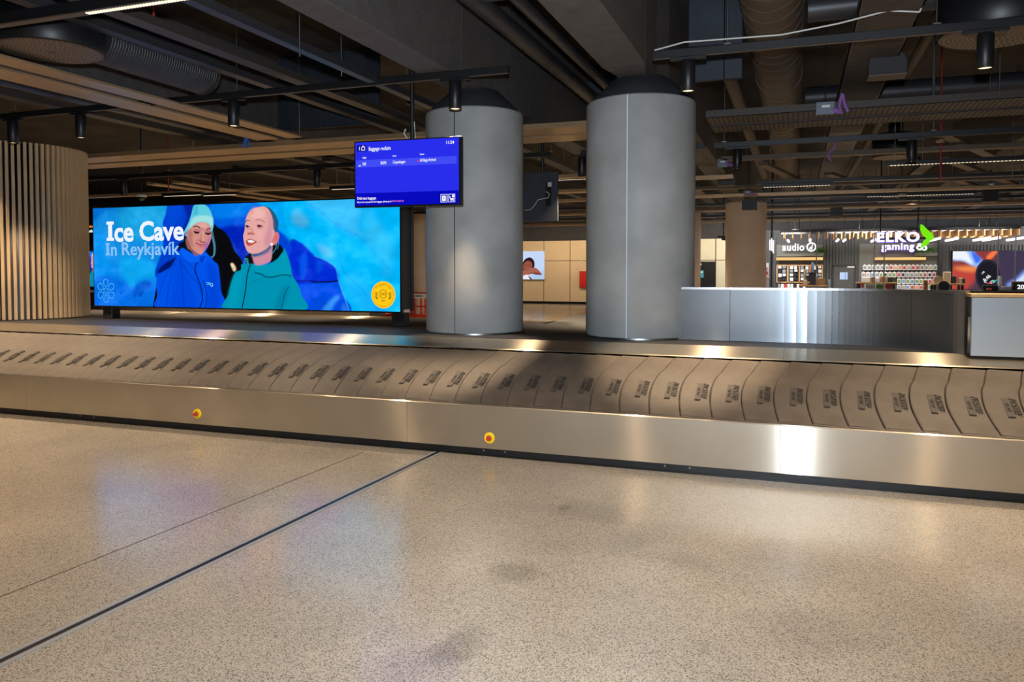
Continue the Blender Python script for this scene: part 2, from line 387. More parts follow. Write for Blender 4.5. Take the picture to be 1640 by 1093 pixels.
# foot tab that overlaps the bumper
plate_mb.add([(0, Y0, Z0+.008), (PITCH+.03, Y0, Z0+.004), (PITCH+.02, Y0-.018, Z0-.006), (.01, Y0-.018, Z0-.002), (0, Y0, Z0-.01), (PITCH+.03, Y0, Z0-.012)], [(3, 2, 1, 0), (0, 4, 3), (1, 2, 5), (4, 5, 2, 3)])
def carousel(name, XA, XB, dY, label, full=True, yback=None, mirror=False):
    root = empty(name, (XA, Y0+dY, 0), label, 'baggage carousel')
    # bumper panels
    seams = [XA]+[x for x in (-12.74, -8.47, -4.0, .0, 4.1) if XA < x < XB]+[XB]
    if full: seams = [XA, PY(42, 630, 6.53).x-4.1, PY(42, 630, 6.53).x, PY(652, 690, 6.53).x, PY(1250, 735, 6.53).x, XB]
    for a, b in zip(seams[:-1], seams[1:]):
        m = MB(); yb = 6.53+dY
        prof = [(yb+.03, .455), (yb+.022, .468), (yb+.008, .468), (yb, .458), (yb, .075), (yb+.02, .07), (yb+.03, .075)]
        m.prism(prof, 'x', a+.0015, b-.0015); m.build('bumper_panel', 'steel_v', root)
    bx('kick_plate', 'kick_black', XA, XB, 6.56+dY, 6.6+dY, 0, .3, root, 0)
    if full:
        m = MB(); m.box(XA, XB, 6.548, 6.562, 0, .012); m.build('floor_edging', 'black_plastic', root)
        for px in (129, 151, 775, 809, 1065, 1105):
            p = PY(px, 737 if px > 700 else 667, 6.56)
            z = .05
            MB().tube((p.x, 6.562, z), (p.x, 6.552, z), .008, 10).build('bolt', 'steel_plain', root)
        for px in (1056, 1110):
            p = PY(px, 750, 6.56); bx('kick_joint', 'black_plastic', p.x-.003, p.x+.003, 6.555, 6.562, .005, .08, root, 0)
    nn = int((XB-XA)/PITCH)
    off = (1.174-XA) % PITCH if full else 0
    plate = None
    visible = range(nn) if full else range(0)
    lg = None
    for i in visible:
        x = XA+off+i*PITCH
        if plate is None:
            plate = plate_mb.build('belt_plate', 'rubber', fix=False); o = plate
            o.parent = root; o.matrix_parent_inverse = root.matrix_world.inverted()
            vc = .36; y = Y0+(Y1-Y0)*vc; z = belt_h(vc)+.0095
            up = Vector((0, Y1-Y0, Z1-Z0)).normalized()
            nx = Vector((1, 0, 0)).cross(up)
            x0 = PITCH*.50
            # maker's name running down the slope; darker patch paints the mark's shadow
            q = [Vector((x0-.045, y, z))+up*.13, Vector((x0+.005, y, z))+up*.13, Vector((x0+.005, y, z))-up*.14, Vector((x0-.045, y, z))-up*.14]
            mk = MB().add([v+nx*.0035 for v in q], [(3, 2, 1, 0)]).build('mark_shade_patch', 'rubber_mid', o)
            text('mark_letters', 'ALSTEF', .046, 'rubber_dark', Vector((x0+.008, y, z))+up*.13+nx*.005, ux=-up, uy=(1, 0, 0), parent=o, xs=1.15, bold=.016, ext=.003)
            text('mark_letters', 'GROUP', .026, 'rubber_dark', Vector((x0-.034, y, z))+up*.06+nx*.005, ux=-up, uy=(1, 0, 0), parent=o, xs=1.1, bold=.012, ext=.002)
            first = o
            for ch in [o]+list(o.children): pass
            o.location.x += x
        else:
            c = first.copy(); col.objects.link(c); c.parent = root; c.matrix_parent_inverse = first.matrix_parent_inverse.copy()
            c.location.x = x
            for ch in first.children:
                k = ch.copy(); col.objects.link(k); k.parent = c; k.matrix_parent_inverse = ch.matrix_parent_inverse.copy()
    if not full:
        m = MB()
        for i in range(nn):
            x = XA+i*PITCH; m.add([(v[0]+x, v[1]+dY, v[2]) for v in plate_mb.v], plate_mb.f)
        m.build('belt', 'rubber', root, fix=False)
    # dark bed below the plates
    MB().prism([(Y0+dY-.01, .3), (Y0+dY-.01, Z0-.02), (Y1+dY, Z1-.02), (Y1+dY, .3)], 'x', XA, XB).build('belt_bed', 'black_plastic', root)
    # brushed inner strip and black deck
    yb = 7.86+dY
    for a, b in zip(seams[:-1], seams[1:]):
        MB().prism([(Y1+dY-.02, .875), (Y1+dY-.01, .885), (yb, .953), (yb, .93), (Y1+dY-.02, .86)], 'x', a+.0015, b-.0015).build('inner_strip', 'steel_top', root)
    return root
c1 = carousel('baggage_carousel', -17, 3.6, 0, 'long sloped baggage carousel with overlapping brown plates in the foreground')
# deck
MB().prism([(-17, 7.86), (3.6, 7.86), (3.6, 14), (-3.5, 14), (-3.25, 10.35), (-17, 10.35)], 'z', .55, .95).build('deck', 'deck_black', c1)
MB().box(-17, -3.35, 10.352, 11.1, .86, .945).build('rear_strip', 'steel_top', c1)
for (px, py) in ((316, 663), (784, 702)):
    p = PY(px, py, 6.53); e = empty('emergency_stop_button', (p.x, 6.53, p.z), 'yellow emergency stop with red push button, %s on the steel bumper' % ('left one' if px < 500 else 'nearer one right of centre'), 'button', 'emergency stop buttons')
    MB().tube((p.x, 6.53, p.z), (p.x, 6.518, p.z), .052, 32, .046).build('yellow_plate', 'yellow', e)
    MB().tube((p.x, 6.518, p.z), (p.x, 6.508, p.z), .027, 24).build('collar', 'wood_brown', e)
    MB().tube((p.x, 6.508, p.z), (p.x, 6.485, p.z), .019, 24, .017).build('push_button', 'red', e)

# ------------------------------------------------------------------ steel screening wall on the deck (right)
pts = [(-1.6, 8.46), (-1.03, 8.46), (-.45, 8.46), (.2, 8.45), (.55, 8.40), (.85, 8.30), (1.1, 8.13), (1.28, 7.96), (1.40, 7.82)]
def smoothline(P, k=6):
    out = []
    for i in range(len(P)-1):
        a = Vector(P[max(i-1, 0)]); b = Vector(P[i]); c = Vector(P[i+1]); d_ = Vector(P[min(i+2, len(P)-1)])
        for j in range(k):
            t = j/k
            out.append(.5*((2*b)+(c-a)*t+(2*a-5*b+4*c-d_)*t*t+(3*b-a-3*c+d_)*t**3))
    out.append(Vector(P[-1])); return out
sl = smoothline([Vector((a, b)) for a, b in pts])
wall = empty('steel_screen_wall', (-1.6, 8.46, .95), 'low curved brushed steel wall standing on the black deck right of the columns', 'low wall')
def ribbon(L, z0, z1, t, name, mt, parent):
    m = MB(); n = len(L); vs = []
    for i, p in enumerate(L):
        d = (L[min(i+1, n-1)]-L[max(i-1, 0)]).normalized(); q = Vector((-d.y, d.x))*t
        vs += [(p.x, p.y, z0), (p.x, p.y, z1), (p.x+q.x, p.y+q.y, z1), (p.x+q.x, p.y+q.y, z0)]
    fs = []
    for i in range(n-1):
        for k in range(4): fs.append((i*4+k, (i+1)*4+k, (i+1)*4+(k+1) % 4, i*4+(k+1) % 4))
    m.add(vs, fs, False); m.add(vs[:4], [(0, 1, 2, 3)]); m.add(vs[-4:], [(3, 2, 1, 0)])
    o = m.build(name, mt, parent)
    return o
cuts = [0, 9, 33, 45, len(sl)-1]
cuts = [0, 10, 20, 34, len(sl)-1]
for a, b in zip(cuts[:-1], cuts[1:]):
    seg = sl[a:b+1]; L = [seg[0]+(seg[1]-seg[0])*.03]+seg[1:-1]+[seg[-1]+(seg[-2]-seg[-1])*.03]
    ribbon(L, .952, 1.49, .04, 'steel_panel', 'steel_wall', wall)
ribbon([p+Vector((0, -.006)) for p in sl], 1.49, 1.512, .055, 'top_rail', 'steel_plain', wall)
w2 = empty('steel_end_cabinet', (1.42, 7.66, .87), 'straight brushed steel end panel with tan top beside the curved wall', 'cabinet')
bx('front_panel', 'alu_light', 1.43, 3.6, 7.70, 7.74, .952, 1.46, w2)
bx('top_cap', 'wood_warm', 1.42, 3.6, 7.69, 7.9, 1.462, 1.492, w2)

# ------------------------------------------------------------------ columns
def column(X, Y, r, z0, z1, name, label, mt='cement', seamang=None, cap=True, group=None, seams=(), smat='cement_seam'):
    e = empty(name, (X, Y, z0), label, 'column', group)
    MB().lathe([(r-.01, z0+.02), (r, z0+.035), (r, z1-.02), (r-.012, z1), (r*.8, z1), (r*.8, z1-.05)], (X, Y), 96).build('shaft', mt, e)
    MB().lathe([(r-.03, z0), (r-.03, z0+.03)], (X, Y), 64).build('base_ring', 'steel_plain', e)
    for a in seams:
        R = r+.003; m = MB(); w_ = .006/r
        m.add([(X+R*math.cos(t), Y+R*math.sin(t), z) for z in (z0+.02, z1-.01) for t in (a-w_, a+w_)], [(0, 1, 3, 2)])
        m.build('seam_strip', smat, e)
    if cap: MB().lathe([(r*.9, z1-.05), (r*.88, z1+.06), (r*.66, z1+.18), (r*.5, z1+.27)], (X, Y), 48).build('capital', 'charcoal', e)
    return e
def seam_angle(X, Y, r, px):
    best = None
    for i in range(720):
        a = -PI+2*PI*i/720; P = Vector((X+r*math.cos(a), Y+r*math.sin(a), 2.2)); v = P-Cp
        if v.xy.dot(Vector((math.cos(a), math.sin(a)))) > 0: continue
        dpt = v.dot(Fc); q = CX+F*v.dot(Rv)/dpt
        if best is None or abs(q-px) < best[0]: best = (abs(q-px), a)
    return best[1]
C1X, C1Y, C1R = -3.65, 8.71, .584
C2X, C2Y, C2R = -1.66, 8.78, .604
column(C1X, C1Y, C1R, .95, 3.55, 'clad_column', 'round grey cement-clad column behind the blue information screen', seams=(seam_angle(C1X, C1Y, C1R, 728),))
column(C2X, C2Y, C2R, .95, 3.55, 'clad_column', 'round grey cement-clad column with bright vertical seam beside the steel wall', seams=(seam_angle(C2X, C2Y, C2R, 1004),), smat='seam_bright')
MB().prism([(-.25, -.2), (.25, -.2), (.25, .2), (-.25, .2)], 'z', 0, .01)
column(-1.36+.03, 22.7/1.0, .55, 0, 3.55, 'far_column', 'beige round column beyond the steel wall, beside the black door', 'beige_column', cap=False)
pc = PY(1096, 400, 25); column(pc.x, 25, .5, 0, 3.5, 'far_column', 'beige round column mostly hidden behind the right grey column', 'beige_column', cap=False)
pc = PY(676, 400, 23); column(pc.x, 23, .36, 0, 3.5, 'far_column', 'beige round column in the gap between advertising screen and grey column', 'beige_column', cap=False)

# ------------------------------------------------------------------ slatted wooden drum (left)
DX, DY, DR = PZ(32, 513, .95).x, 0, 1.0
pd = PZ(32, 513.5, .95); dirv = Vector((pd.x, pd.y)).normalized(); dc = Vector((pd.x, pd.y))+dirv*.98
drum = empty('slatted_drum', (dc.x, dc.y, .95), 'large round drum clad in vertical light wooden slats on the carousel deck', 'drum')
zt_ = 1.7+(432-228)*(Vector((pd.x, pd.y)).dot(Vector((Fh.x, Fh.y))))/F
MB().lathe([(.93, .955), (.93, zt_-.02), (.0, zt_-.02)], dc, 64).build('core', 'black_metal', drum)
nsl = 80
mslat = None
for i in range(nsl):
    a = 2*PI*i/nsl
    if mslat is None:
        mslat = MB().box(.93, .985, -.021, .021, .96, zt_, .003).build('slat', 'wood_slat')
        base = mslat; o = base
    else:
        o = bpy.data.objects.new('slat', base.data); col.objects.link(o)
    o.parent = drum; o.location = (0, 0, -.95); o.rotation_euler = (0, 0, a)
# ------------------------------------------------------------------ raster artwork for the LED screens
def S_(c): return np.array(s2l(c), dtype=np.float32)
class Art:
    def __init__(s, W, H_, tox):
        s.W, s.H, s.tox = W, H_, tox; s.img = np.zeros((H_, W, 3), np.float32)
    def fill(s, c): s.img[:] = S_(c)
    def smooth(s, P, k=5):
        P = np.array(P, float); n = len(P); out = []
        for i in range(n):
            a, b, c, d = P[i-1], P[i], P[(i+1) % n], P[(i+2) % n]
            for j in range(k):
                t = j/k; out.append(.5*((2*b)+(c-a)*t+(2*a-5*b+4*c-d)*t*t+(3*b-a-3*c+d)*t**3))
        return np.array(out)
    def mask(s, P, sm=True, blur=0):
        P = np.array([s.tox(*p) for p in P], float)
        if sm and len(P) > 4: P = s.smooth(P)
        P = P*np.array([s.W, s.H]); pad = int(blur*3)+2
        x0 = max(0, int(P[:, 0].min())-pad); x1 = min(s.W, int(P[:, 0].max())+pad+1); y0 = max(0, int(P[:, 1].min())-pad); y1 = min(s.H, int(P[:, 1].max())+pad+1)
        if x1 <= x0 or y1 <= y0: return None
        SS = 2; xx = (np.arange((x1-x0)*SS)+.5)/SS+x0; yy = (np.arange((y1-y0)*SS)+.5)/SS+y0
        ins = np.zeros((len(yy), len(xx)), bool); n = len(P)
        for i in range(n):
            (ax, ay), (bx_, by) = P[i], P[(i+1) % n]
            if ay == by: continue
            r = (yy > min(ay, by)) & (yy <= max(ay, by))
            if not r.any(): continue
            xc = ax+(yy[r]-ay)*(bx_-ax)/(by-ay); ins[r] ^= (xx[None, :] < xc[:, None])
        m = ins.reshape(y1-y0, SS, x1-x0, SS).mean((1, 3)).astype(np.float32)
        if blur: m = s.blur(m, blur)
        return m, x0, x1, y0, y1
    @staticmethod
    def blur(m, r):
        r = max(1, int(r)); k = 2*r+1
        for _ in range(2):
            for ax in (0, 1):
                c = np.cumsum(np.pad(m, [(r+1, r) if a == ax else (0, 0) for a in range(2)], mode='edge'), axis=ax)
                m = (np.take(c, range(k, c.shape[ax]), ax)-np.take(c, range(0, c.shape[ax]-k), ax))/k
        return m
    def poly(s, P, c, sm=True, blur=0, a=1.0):
        r = s.mask(P, sm, blur)
        if r is None: return
        m, x0, x1, y0, y1 = r; m = (m*a)[..., None]
        s.img[y0:y1, x0:x1] = s.img[y0:y1, x0:x1]*(1-m)+S_(c)*m
    def line(s, P, w, c, a=1.0, blur=0):
        P = [np.array(p, float) for p in P]; L = []; R = []
        if len(P) > 2:
            Q = [P[0]]+P+[P[-1]]; O = []
            for i in range(1, len(Q)-2):
                for j in range(6):
                    t = j/6; A, B, C, D = Q[i-1], Q[i], Q[i+1], Q[i+2]
                    O.append(.5*((2*B)+(C-A)*t+(2*A-5*B+4*C-D)*t*t+(3*B-A-3*C+D)*t**3))
            P = O+[P[-1]]
        for i, p in enumerate(P):
            d = P[min(i+1, len(P)-1)]-P[max(i-1, 0)]; n = np.array([-d[1], d[0]])/(np.hypot(*d)+1e-6)*w/2
            L.append(tuple(p+n)); R.append(tuple(p-n))
        s.poly(L+R[::-1], c, sm=False, a=a, blur=blur)
    def noise(s, amp, cells, x0=0, x1=1, y0=0, y1=1, aniso=1.0, seed=1):
        r = np.random.default_rng(seed); acc = np.zeros((s.H, s.W), np.float32); A = 1
        for o in range(4):
            gx = int(cells*2**o)+2; gy = int(cells*2**o*s.H/s.W*aniso)+2; g = r.random((gy, gx)).astype(np.float32)
            X = np.linspace(0, gx-1.001, s.W); Y = np.linspace(0, gy-1.001, s.H); xi = X.astype(int); yi = Y.astype(int); fx = (X-xi); fy = (Y-yi)
            fx = fx*fx*(3-2*fx); fy = fy*fy*(3-2*fy)
            v = (g[yi][:, xi]*(1-fx)+g[yi][:, xi+1]*fx)*(1-fy)[:, None]+(g[yi+1][:, xi]*(1-fx)+g[yi+1][:, xi+1]*fx)*fy[:, None]
            acc += A*(v-.5); A *= .55
        return acc*amp
    def build(s, name, p00, px_, py_, parent, mt='led_picture'):
        """p00 = top left corner, px_ = vector across, py_ = vector down"""
        W, H_ = s.W, s.H
        u = np.linspace(0, 1, W); v = np.linspace(0, 1, H_); U, V = np.meshgrid(u, v)
        co = np.array(p00)[None, None]+U[..., None]*np.array(px_)+V[..., None]*np.array(py_)
        me = bpy.data.meshes.new(name); nv = W*H_; me.vertices.add(nv); me.vertices.foreach_set('co', co.reshape(-1).astype(np.float32))
        i = np.arange(nv).reshape(H_, W); q = np.stack([i[1:, :-1], i[1:, 1:], i[:-1, 1:], i[:-1, :-1]], -1).reshape(-1)
        nf = (W-1)*(H_-1); me.loops.add(nf*4); me.loops.foreach_set('vertex_index', q.astype(np.int32)); me.polygons.add(nf)
        me.polygons.foreach_set('loop_start', np.arange(0, nf*4, 4, dtype=np.int32)); me.update(calc_edges=True)
        at = me.color_attributes.new('picture', 'FLOAT_COLOR', 'POINT'); c = np.ones((nv, 4), np.float32); c[:, :3] = np.clip(s.img, 0, 1).reshape(-1, 3); at.data.foreach_set('color', c.reshape(-1))
        me.materials.append(M[mt]); return link(name, me, parent)
SY = 9.0
sl_, sr_ = PY(150.5, 412, SY), PY(640.5, 412, SY)
sz1 = (PY(150, 335, SY).z+PY(570, 318, SY).z)/2; sz0 = (PY(153, 490, SY).z+PY(641, 499, SY).z)/2
SX0, SX1 = sl_.x, sr_.x
def tox(px, py): p = PY(px, py, SY); return ((p.x-SX0)/(SX1-SX0), (sz1-p.z)/(sz1-sz0))
def qa(P): return [(140+x/5.205, 300+y/5.205) for x, y in P]
def qb(P): return [(270+x/10.93, 310+y/10.93) for x, y in P]
def qc(P): return [(360+x/9.108, 310+y/9.108) for x, y in P]
def qd(P): return [(330+x/5.205, 300+y/5.205) for x, y in P]
def qe(P): return [(470+x/5.465, 310+y/5.465) for x, y in P]
def ice_art(W, H_):
    A = Art(W, H_, tox); A.fill((8, 140, 236)); k = W/980
    A.poly(qa([(40, 150), (660, 130), (640, 300), (560, 560), (300, 620), (40, 560)]), (16, 140, 222), blur=12*k, a=.8)
    A.poly(qa([(50, 170), (210, 150), (240, 175), (120, 215), (60, 290)]), (2, 112, 214), blur=5*k)
    A.poly(qa([(270, 200), (640, 150), (640, 260), (560, 420), (330, 420)]), (24, 165, 222), blur=12*k, a=.8)
    A.poly(qa([(280, 600), (420, 590), (560, 640), (560, 740), (440, 760), (370, 830), (310, 760)]), (12, 170, 242), blur=8*k, a=.9)
    A.poly(qa([(60, 430), (150, 420), (190, 620), (150, 740), (60, 760)]), (8, 150, 245), blur=10*k, a=.8)
    A.poly(qa([(50, 770), (190, 740), (320, 790), (370, 850), (560, 790), (580, 1010), (50, 1010)]), (4, 112, 232), blur=7*k)
    A.poly(qa([(380, 880), (420, 800), (500, 775), (535, 810), (490, 850), (430, 900)]), (4, 84, 205), blur=3*k, a=.8)
    A.poly(qa([(270, 860), (285, 870), (290, 890), (275, 885)]), (2, 50, 160), blur=1*k, a=.8)
    A.poly(qa([(385, 900), (400, 895), (400, 915), (385, 915)]), (2, 50, 160), blur=1*k, a=.8)
    A.poly(qa([(420, 910), (460, 870), (470, 875), (440, 915)]), (2, 60, 180), blur=1*k, a=.8)
    # middle, behind the heads
    A.poly(qd([(-40, 130), (620, 90), (640, 400), (600, 640), (-40, 640)]), (0, 88, 226), blur=8*k)
    A.poly(qd([(40, 150), (330, 120), (460, 110), (380, 190), (300, 240), (60, 260)]), (0, 128, 238), blur=6*k, a=.9)
    A.poly(qd([(100, 345), (340, 335), (340, 600), (300, 620), (180, 420)]), (0, 34, 185), blur=5*k)
    A.poly(qd([(560, 350), (660, 400), (750, 560), (720, 800), (560, 700)]), (0, 70, 220), blur=6*k)
    # right: bright ice
    A.poly(qd([(430, 100), (1041, 80), (1041, 640), (960, 590), (830, 500), (720, 450), (650, 390), (600, 350), (560, 220)]), (0, 170, 252), blur=3*k)
    A.poly(qe([(-20, 40), (960, 20), (960, 1040), (480, 1040), (440, 880), (400, 760), (375, 660), (280, 590), (180, 540), (130, 480), (60, 430), (-20, 400)]), (0, 186, 255), sm=True, blur=2*k)
    A.poly(qe([(-30, 425), (60, 430), (120, 480), (180, 540), (280, 585), (370, 655), (395, 765), (430, 880), (490, 1040), (60, 1040), (-30, 800)]), (0, 78, 232), sm=True, blur=1)
    A.poly(qe([(-30, 440), (60, 440), (120, 490), (180, 550), (280, 595), (365, 660), (390, 755), (200, 780), (-30, 770)]), (0, 44, 214), blur=3*k)
    A.poly(qe([(60, 560), (110, 520), (120, 660), (80, 760), (60, 700)]), (10, 90, 240), blur=4*k, a=.8)
    A.poly(qe([(200, 560), (270, 600), (240, 680), (200, 700)]), (8, 80, 235), blur=5*k, a=.8)
    A.poly(qe([(250, 1030), (300, 960), (380, 890), (400, 920), (360, 960), (320, 1030)]), (60, 160, 250), blur=4*k, a=.8)
    A.poly(qe([(430, 960), (470, 990), (480, 1030), (420, 1030)]), (40, 140, 250), blur=4*k, a=.7)
    A.line(qe([(10, 765), (160, 768), (300, 775), (400, 762)]), 1.6, (0, 8, 80), .9, blur=1)
    A.line(qe([(160, 774), (260, 776), (390, 764)]), 2.4, (0, 5, 60), .8, blur=1)
    A.poly(qe([(120, 70), (560, 60), (560, 300), (640, 380), (520, 360), (420, 310), (330, 250), (220, 160)]), (64, 192, 250), blur=8*k, a=.75)
    A.poly(qe([(0, 150), (60, 160), (130, 250), (80, 290), (0, 250)]), (90, 195, 245), blur=6*k, a=.8)
    A.poly(qe([(200, 440), (330, 480), (350, 560), (280, 560)]), (110, 200, 240), blur=6*k, a=.6)
    A.poly(qe([(640, 130), (760, 300), (860, 430), (820, 740), (790, 620), (640, 400)]), (60, 205, 255), blur=10*k, a=.6)
    A.poly(qe([(560, 700), (760, 980), (600, 1030), (480, 900), (430, 740)]), (24, 184, 255), blur=8*k, a=.7)
    A.poly(qe([(760, 960), (850, 1040), (640, 1040)]), (0, 140, 250), blur=8*k, a=.7)
    A.line(qe([(90, 70), (210, 140), (330, 240), (470, 330), (580, 380), (700, 510), (800, 620), (830, 660)]), 2.5, (0, 118, 226), .3, blur=3)
    A.line(qe([(0, 265), (150, 310), (270, 355), (380, 440), (400, 560), (450, 700)]), 2.2, (0, 110, 226), .28, blur=3)
    A.line(qe([(430, 690), (560, 800), (700, 960), (750, 1020)]), 1.8, (0, 116, 230), .4, blur=2)
    A.line(qe([(180, 545), (280, 585), (370, 650), (395, 760), (440, 890), (490, 1040)]), 1.2, (80, 200, 255), .7, blur=1)
    # ice texture
    n = A.noise(.5, 10, seed=3, aniso=1.6); n2 = A.noise(.35, 40, seed=5)
    f = (1+n*.55+n2*.35)[..., None]; A.img = A.img*np.clip(f, .5, 1.7)+np.clip(n2+n, 0, 1)[..., None]*np.array([.035, .05, .03], np.float32)
    # dark figure between
    A.poly(qd([(40, 330), (110, 342), (160, 375), (205, 440), (240, 530), (300, 610), (310, 700), (250, 800), (200, 1040), (40, 1040), (0, 700)]), (10, 11, 14), blur=1)
    A.poly(qd([(205, 640), (222, 632), (245, 660), (250, 690), (232, 702), (215, 670)]), (225, 200, 160), blur=1)
    A.poly(qd([(212, 640), (225, 645), (228, 665), (215, 660)]), (255, 240, 215), blur=1)
    # woman: sleeve
    A.poly(qa([(655, 225), (670, 150), (700, 140), (895, 140), (870, 250), (840, 320), (800, 420), (790, 500), (770, 540), (700, 600), (620, 700), (585, 760), (565, 700), (620, 540), (640, 400), (630, 300)]), (0, 62, 204), blur=1)
    A.poly(qa([(800, 140), (880, 140), (860, 250), (800, 380), (770, 380), (830, 260)]), (0, 26, 140), blur=3*k, a=.8)
    A.poly(qa([(680, 150), (790, 150), (780, 240), (700, 330), (660, 300)]), (0, 76, 218), blur=5*k, a=.7)
    A.poly(qa([(545, 1010), (575, 830), (590, 880), (605, 1010)]), (14, 12, 16), sm=False)
    # hair and strand
    A.poly(qb([(300, 700), (340, 820), (430, 980), (480, 1080), (300, 1070), (190, 1040), (175, 890), (250, 840), (270, 760)]), (8, 14, 34), blur=1)
    A.poly(qb([(740, 640), (800, 780), (815, 900), (820, 1040), (790, 1090), (700, 1093), (640, 1040), (700, 900)]), (10, 12, 18), blur=1)
    A.line(qb([(760, 640), (790, 800), (810, 900), (812, 1010), (795, 1090)]), 2.0, (70, 140, 170), .8, blur=1)
    A.line(qd([(40, 390), (62, 450), (70, 520), (62, 575), (30, 590)]), 1.8, (90, 150, 180), .8, blur=1)
    # jacket
    A.poly(qa([(740, 560), (790, 520), (850, 550), (930, 580), (1000, 560), (1060, 620), (1090, 650), (1102, 740), (1112, 860), (1118, 1012), (598, 1012), (585, 900), (575, 800), (590, 720), (640, 650), (700, 600)]), (0, 82, 232), sm=True)
    A.poly(qa([(585, 700), (640, 640), (720, 590), (745, 580), (700, 660), (640, 700), (600, 720)]), (0, 20, 110), blur=2*k)
    A.poly(qa([(760, 590), (800, 620), (900, 900), (890, 1010), (700, 1010), (720, 800)]), (0, 72, 222), blur=6*k, a=.8)
    for L, w_ in ((((765, 600), (790, 700), (800, 900), (810, 1000)), 1.2), (((770, 600), (850, 720), (930, 820), (950, 900)), 1.4), (((745, 610), (700, 740), (670, 900), (660, 1000)), 1.2), (((720, 640), (640, 760), (600, 900)), 1.0), (((800, 600), (880, 670), (910, 720)), 1.2)):
        A.line(qa(L), w_, (0, 34, 150), .6, blur=1)
    A.poly(qa([(1000, 640), (1080, 700), (1100, 1000), (1000, 1000), (1010, 800)]), (0, 66, 214), blur=6*k, a=.8)
    A.line(qa([(945, 600), (908, 640), (900, 700), (925, 770), (950, 840), (960, 930), (935, 1010)]), 1.6, (6, 14, 60))
    A.line(qa([(965, 780), (990, 850), (995, 930), (985, 1010)]), 1.1, (4, 20, 90), .9)
    A.poly(qa([(775, 520), (800, 510), (860, 545), (935, 570), (990, 545), (1000, 580), (960, 640), (930, 625), (850, 620), (800, 580)]), (6, 96, 244), blur=1)
    A.poly(qa([(940, 580), (990, 570), (960, 635), (935, 620)]), (0, 60, 200), blur=1)
    # neck and face
    A.poly(qb([(300, 800), (360, 840), (440, 1000), (520, 1070), (470, 1090), (400, 1010), (330, 950)]), (150, 92, 84), blur=1)
    A.poly(qb([(325, 660), (400, 580), (480, 520), (600, 500), (700, 520), (755, 590), (752, 690), (745, 790), (705, 900), (650, 980), (590, 1055), (545, 1070), (470, 1020), (400, 950), (360, 850), (325, 760)]), (208, 142, 132))
    A.poly(qb([(480, 540), (620, 510), (700, 560), (640, 620), (560, 610)]), (226, 172, 162), blur=3*k, a=.8)
    A.poly(qb([(740, 740), (700, 890), (620, 1010), (640, 900), (690, 800)]), (120, 80, 190), blur=2*k, a=.7)
    A.poly(qb([(325, 680), (380, 620), (420, 700), (440, 860), (420, 950), (350, 830)]), (170, 104, 98), blur=4*k, a=.7)
    A.poly(qb([(420, 760), (500, 750), (480, 850), (430, 880)]), (222, 150, 136), blur=3*k, a=.8)
    A.poly(qb([(660, 770), (730, 760), (710, 850), (660, 870)]), (214, 130, 140), blur=3*k, a=.8)
    A.poly(qb([(560, 610), (640, 640), (630, 830), (660, 850), (590, 865), (520, 830), (550, 800), (580, 700)]), (196, 124, 112), blur=2*k, a=.7)
    A.poly(qb([(590, 650), (615, 650), (625, 820), (600, 830)]), (232, 172, 156), blur=1, a=.8)
    A.line(qb([(545, 820), (590, 862), (640, 850)]), 1.2, (90, 20, 40), .85)
    A.line(qb([(430, 585), (500, 575), (560, 612)]), 1.7, (60, 22, 40), .95)
    A.line(qb([(665, 640), (710, 618), (752, 626)]), 1.5, (50, 18, 40), .95)
    A.poly(qb([(450, 645), (500, 625), (550, 640), (556, 680), (480, 690)]), (192, 116, 128), blur=1)
    A.line(qb([(445, 662), (480, 690), (540, 682)]), 2.4, (22, 4, 16))
    A.poly(qb([(450, 670), (540, 675), (525, 705), (475, 705)]), (28, 8, 18))
    A.poly(qb([(660, 660), (700, 645), (745, 655), (745, 690), (670, 700)]), (180, 110, 130), blur=1)
    A.line(qb([(645, 690), (690, 715), (742, 695)]), 2.4, (18, 4, 18))
    A.poly(qb([(650, 695), (740, 695), (710, 728), (670, 725)]), (22, 6, 20))
    A.line(qb([(478, 872), (540, 893), (600, 905), (645, 888)]), 1.5, (110, 26, 50))
    A.poly(qb([(500, 888), (590, 908), (640, 895), (610, 945), (560, 950)]), (214, 108, 120), blur=1)
    A.line(qb([(520, 800), (495, 840), (475, 872)]), .9, (140, 70, 70), .7, blur=1)
    # hat
    A.poly(qb([(440, 225), (500, 200), (600, 193), (680, 230), (735, 310), (775, 420), (785, 520), (775, 620), (745, 650), (740, 590), (690, 525), (600, 500), (500, 515), (420, 570), (360, 620), (300, 690), (255, 745), (280, 660), (350, 520), (400, 370)]), (96, 205, 222))
    A.poly(qb([(440, 430), (600, 390), (760, 420), (780, 560), (760, 600), (690, 520), (600, 498), (500, 512), (400, 585), (340, 640)]), (168, 228, 226), blur=2*k, a=.85)
    A.poly(qb([(440, 230), (520, 210), (520, 370), (430, 400)]), (52, 180, 210), blur=2*k, a=.7)
    A.line(qb([(760, 560), (765, 640), (740, 660)]), 2, (90, 200, 225), .8)
    A.poly(qb([(298, 720), (315, 720), (315, 740), (298, 740)]), (220, 240, 250), blur=1)
    A.line(qd([(2, 795), (28, 798), (58, 806)]), 1.2, (90, 190, 240)); A.line(qd([(10, 812), (30, 806), (50, 828), (58, 812)]), 1.3, (120, 205, 240))
    # second figure: jacket
    A.poly(qd([(320, 600), (345, 565), (395, 545), (400, 640), (350, 650)]), (14, 16, 20), blur=1)
    A.poly(qd([(600, 470), (640, 510), (650, 560), (560, 640), (535, 620), (545, 500)]), (10, 12, 16), blur=1)
    A.poly(qd([(296, 645), (330, 640), (390, 638), (460, 648), (520, 640), (590, 600), (640, 540), (655, 510), (690, 600), (705, 660), (722, 740), (760, 800), (795, 900), (805, 1030), (172, 1030), (190, 890), (215, 780), (245, 710), (290, 690)]), (0, 146, 178))
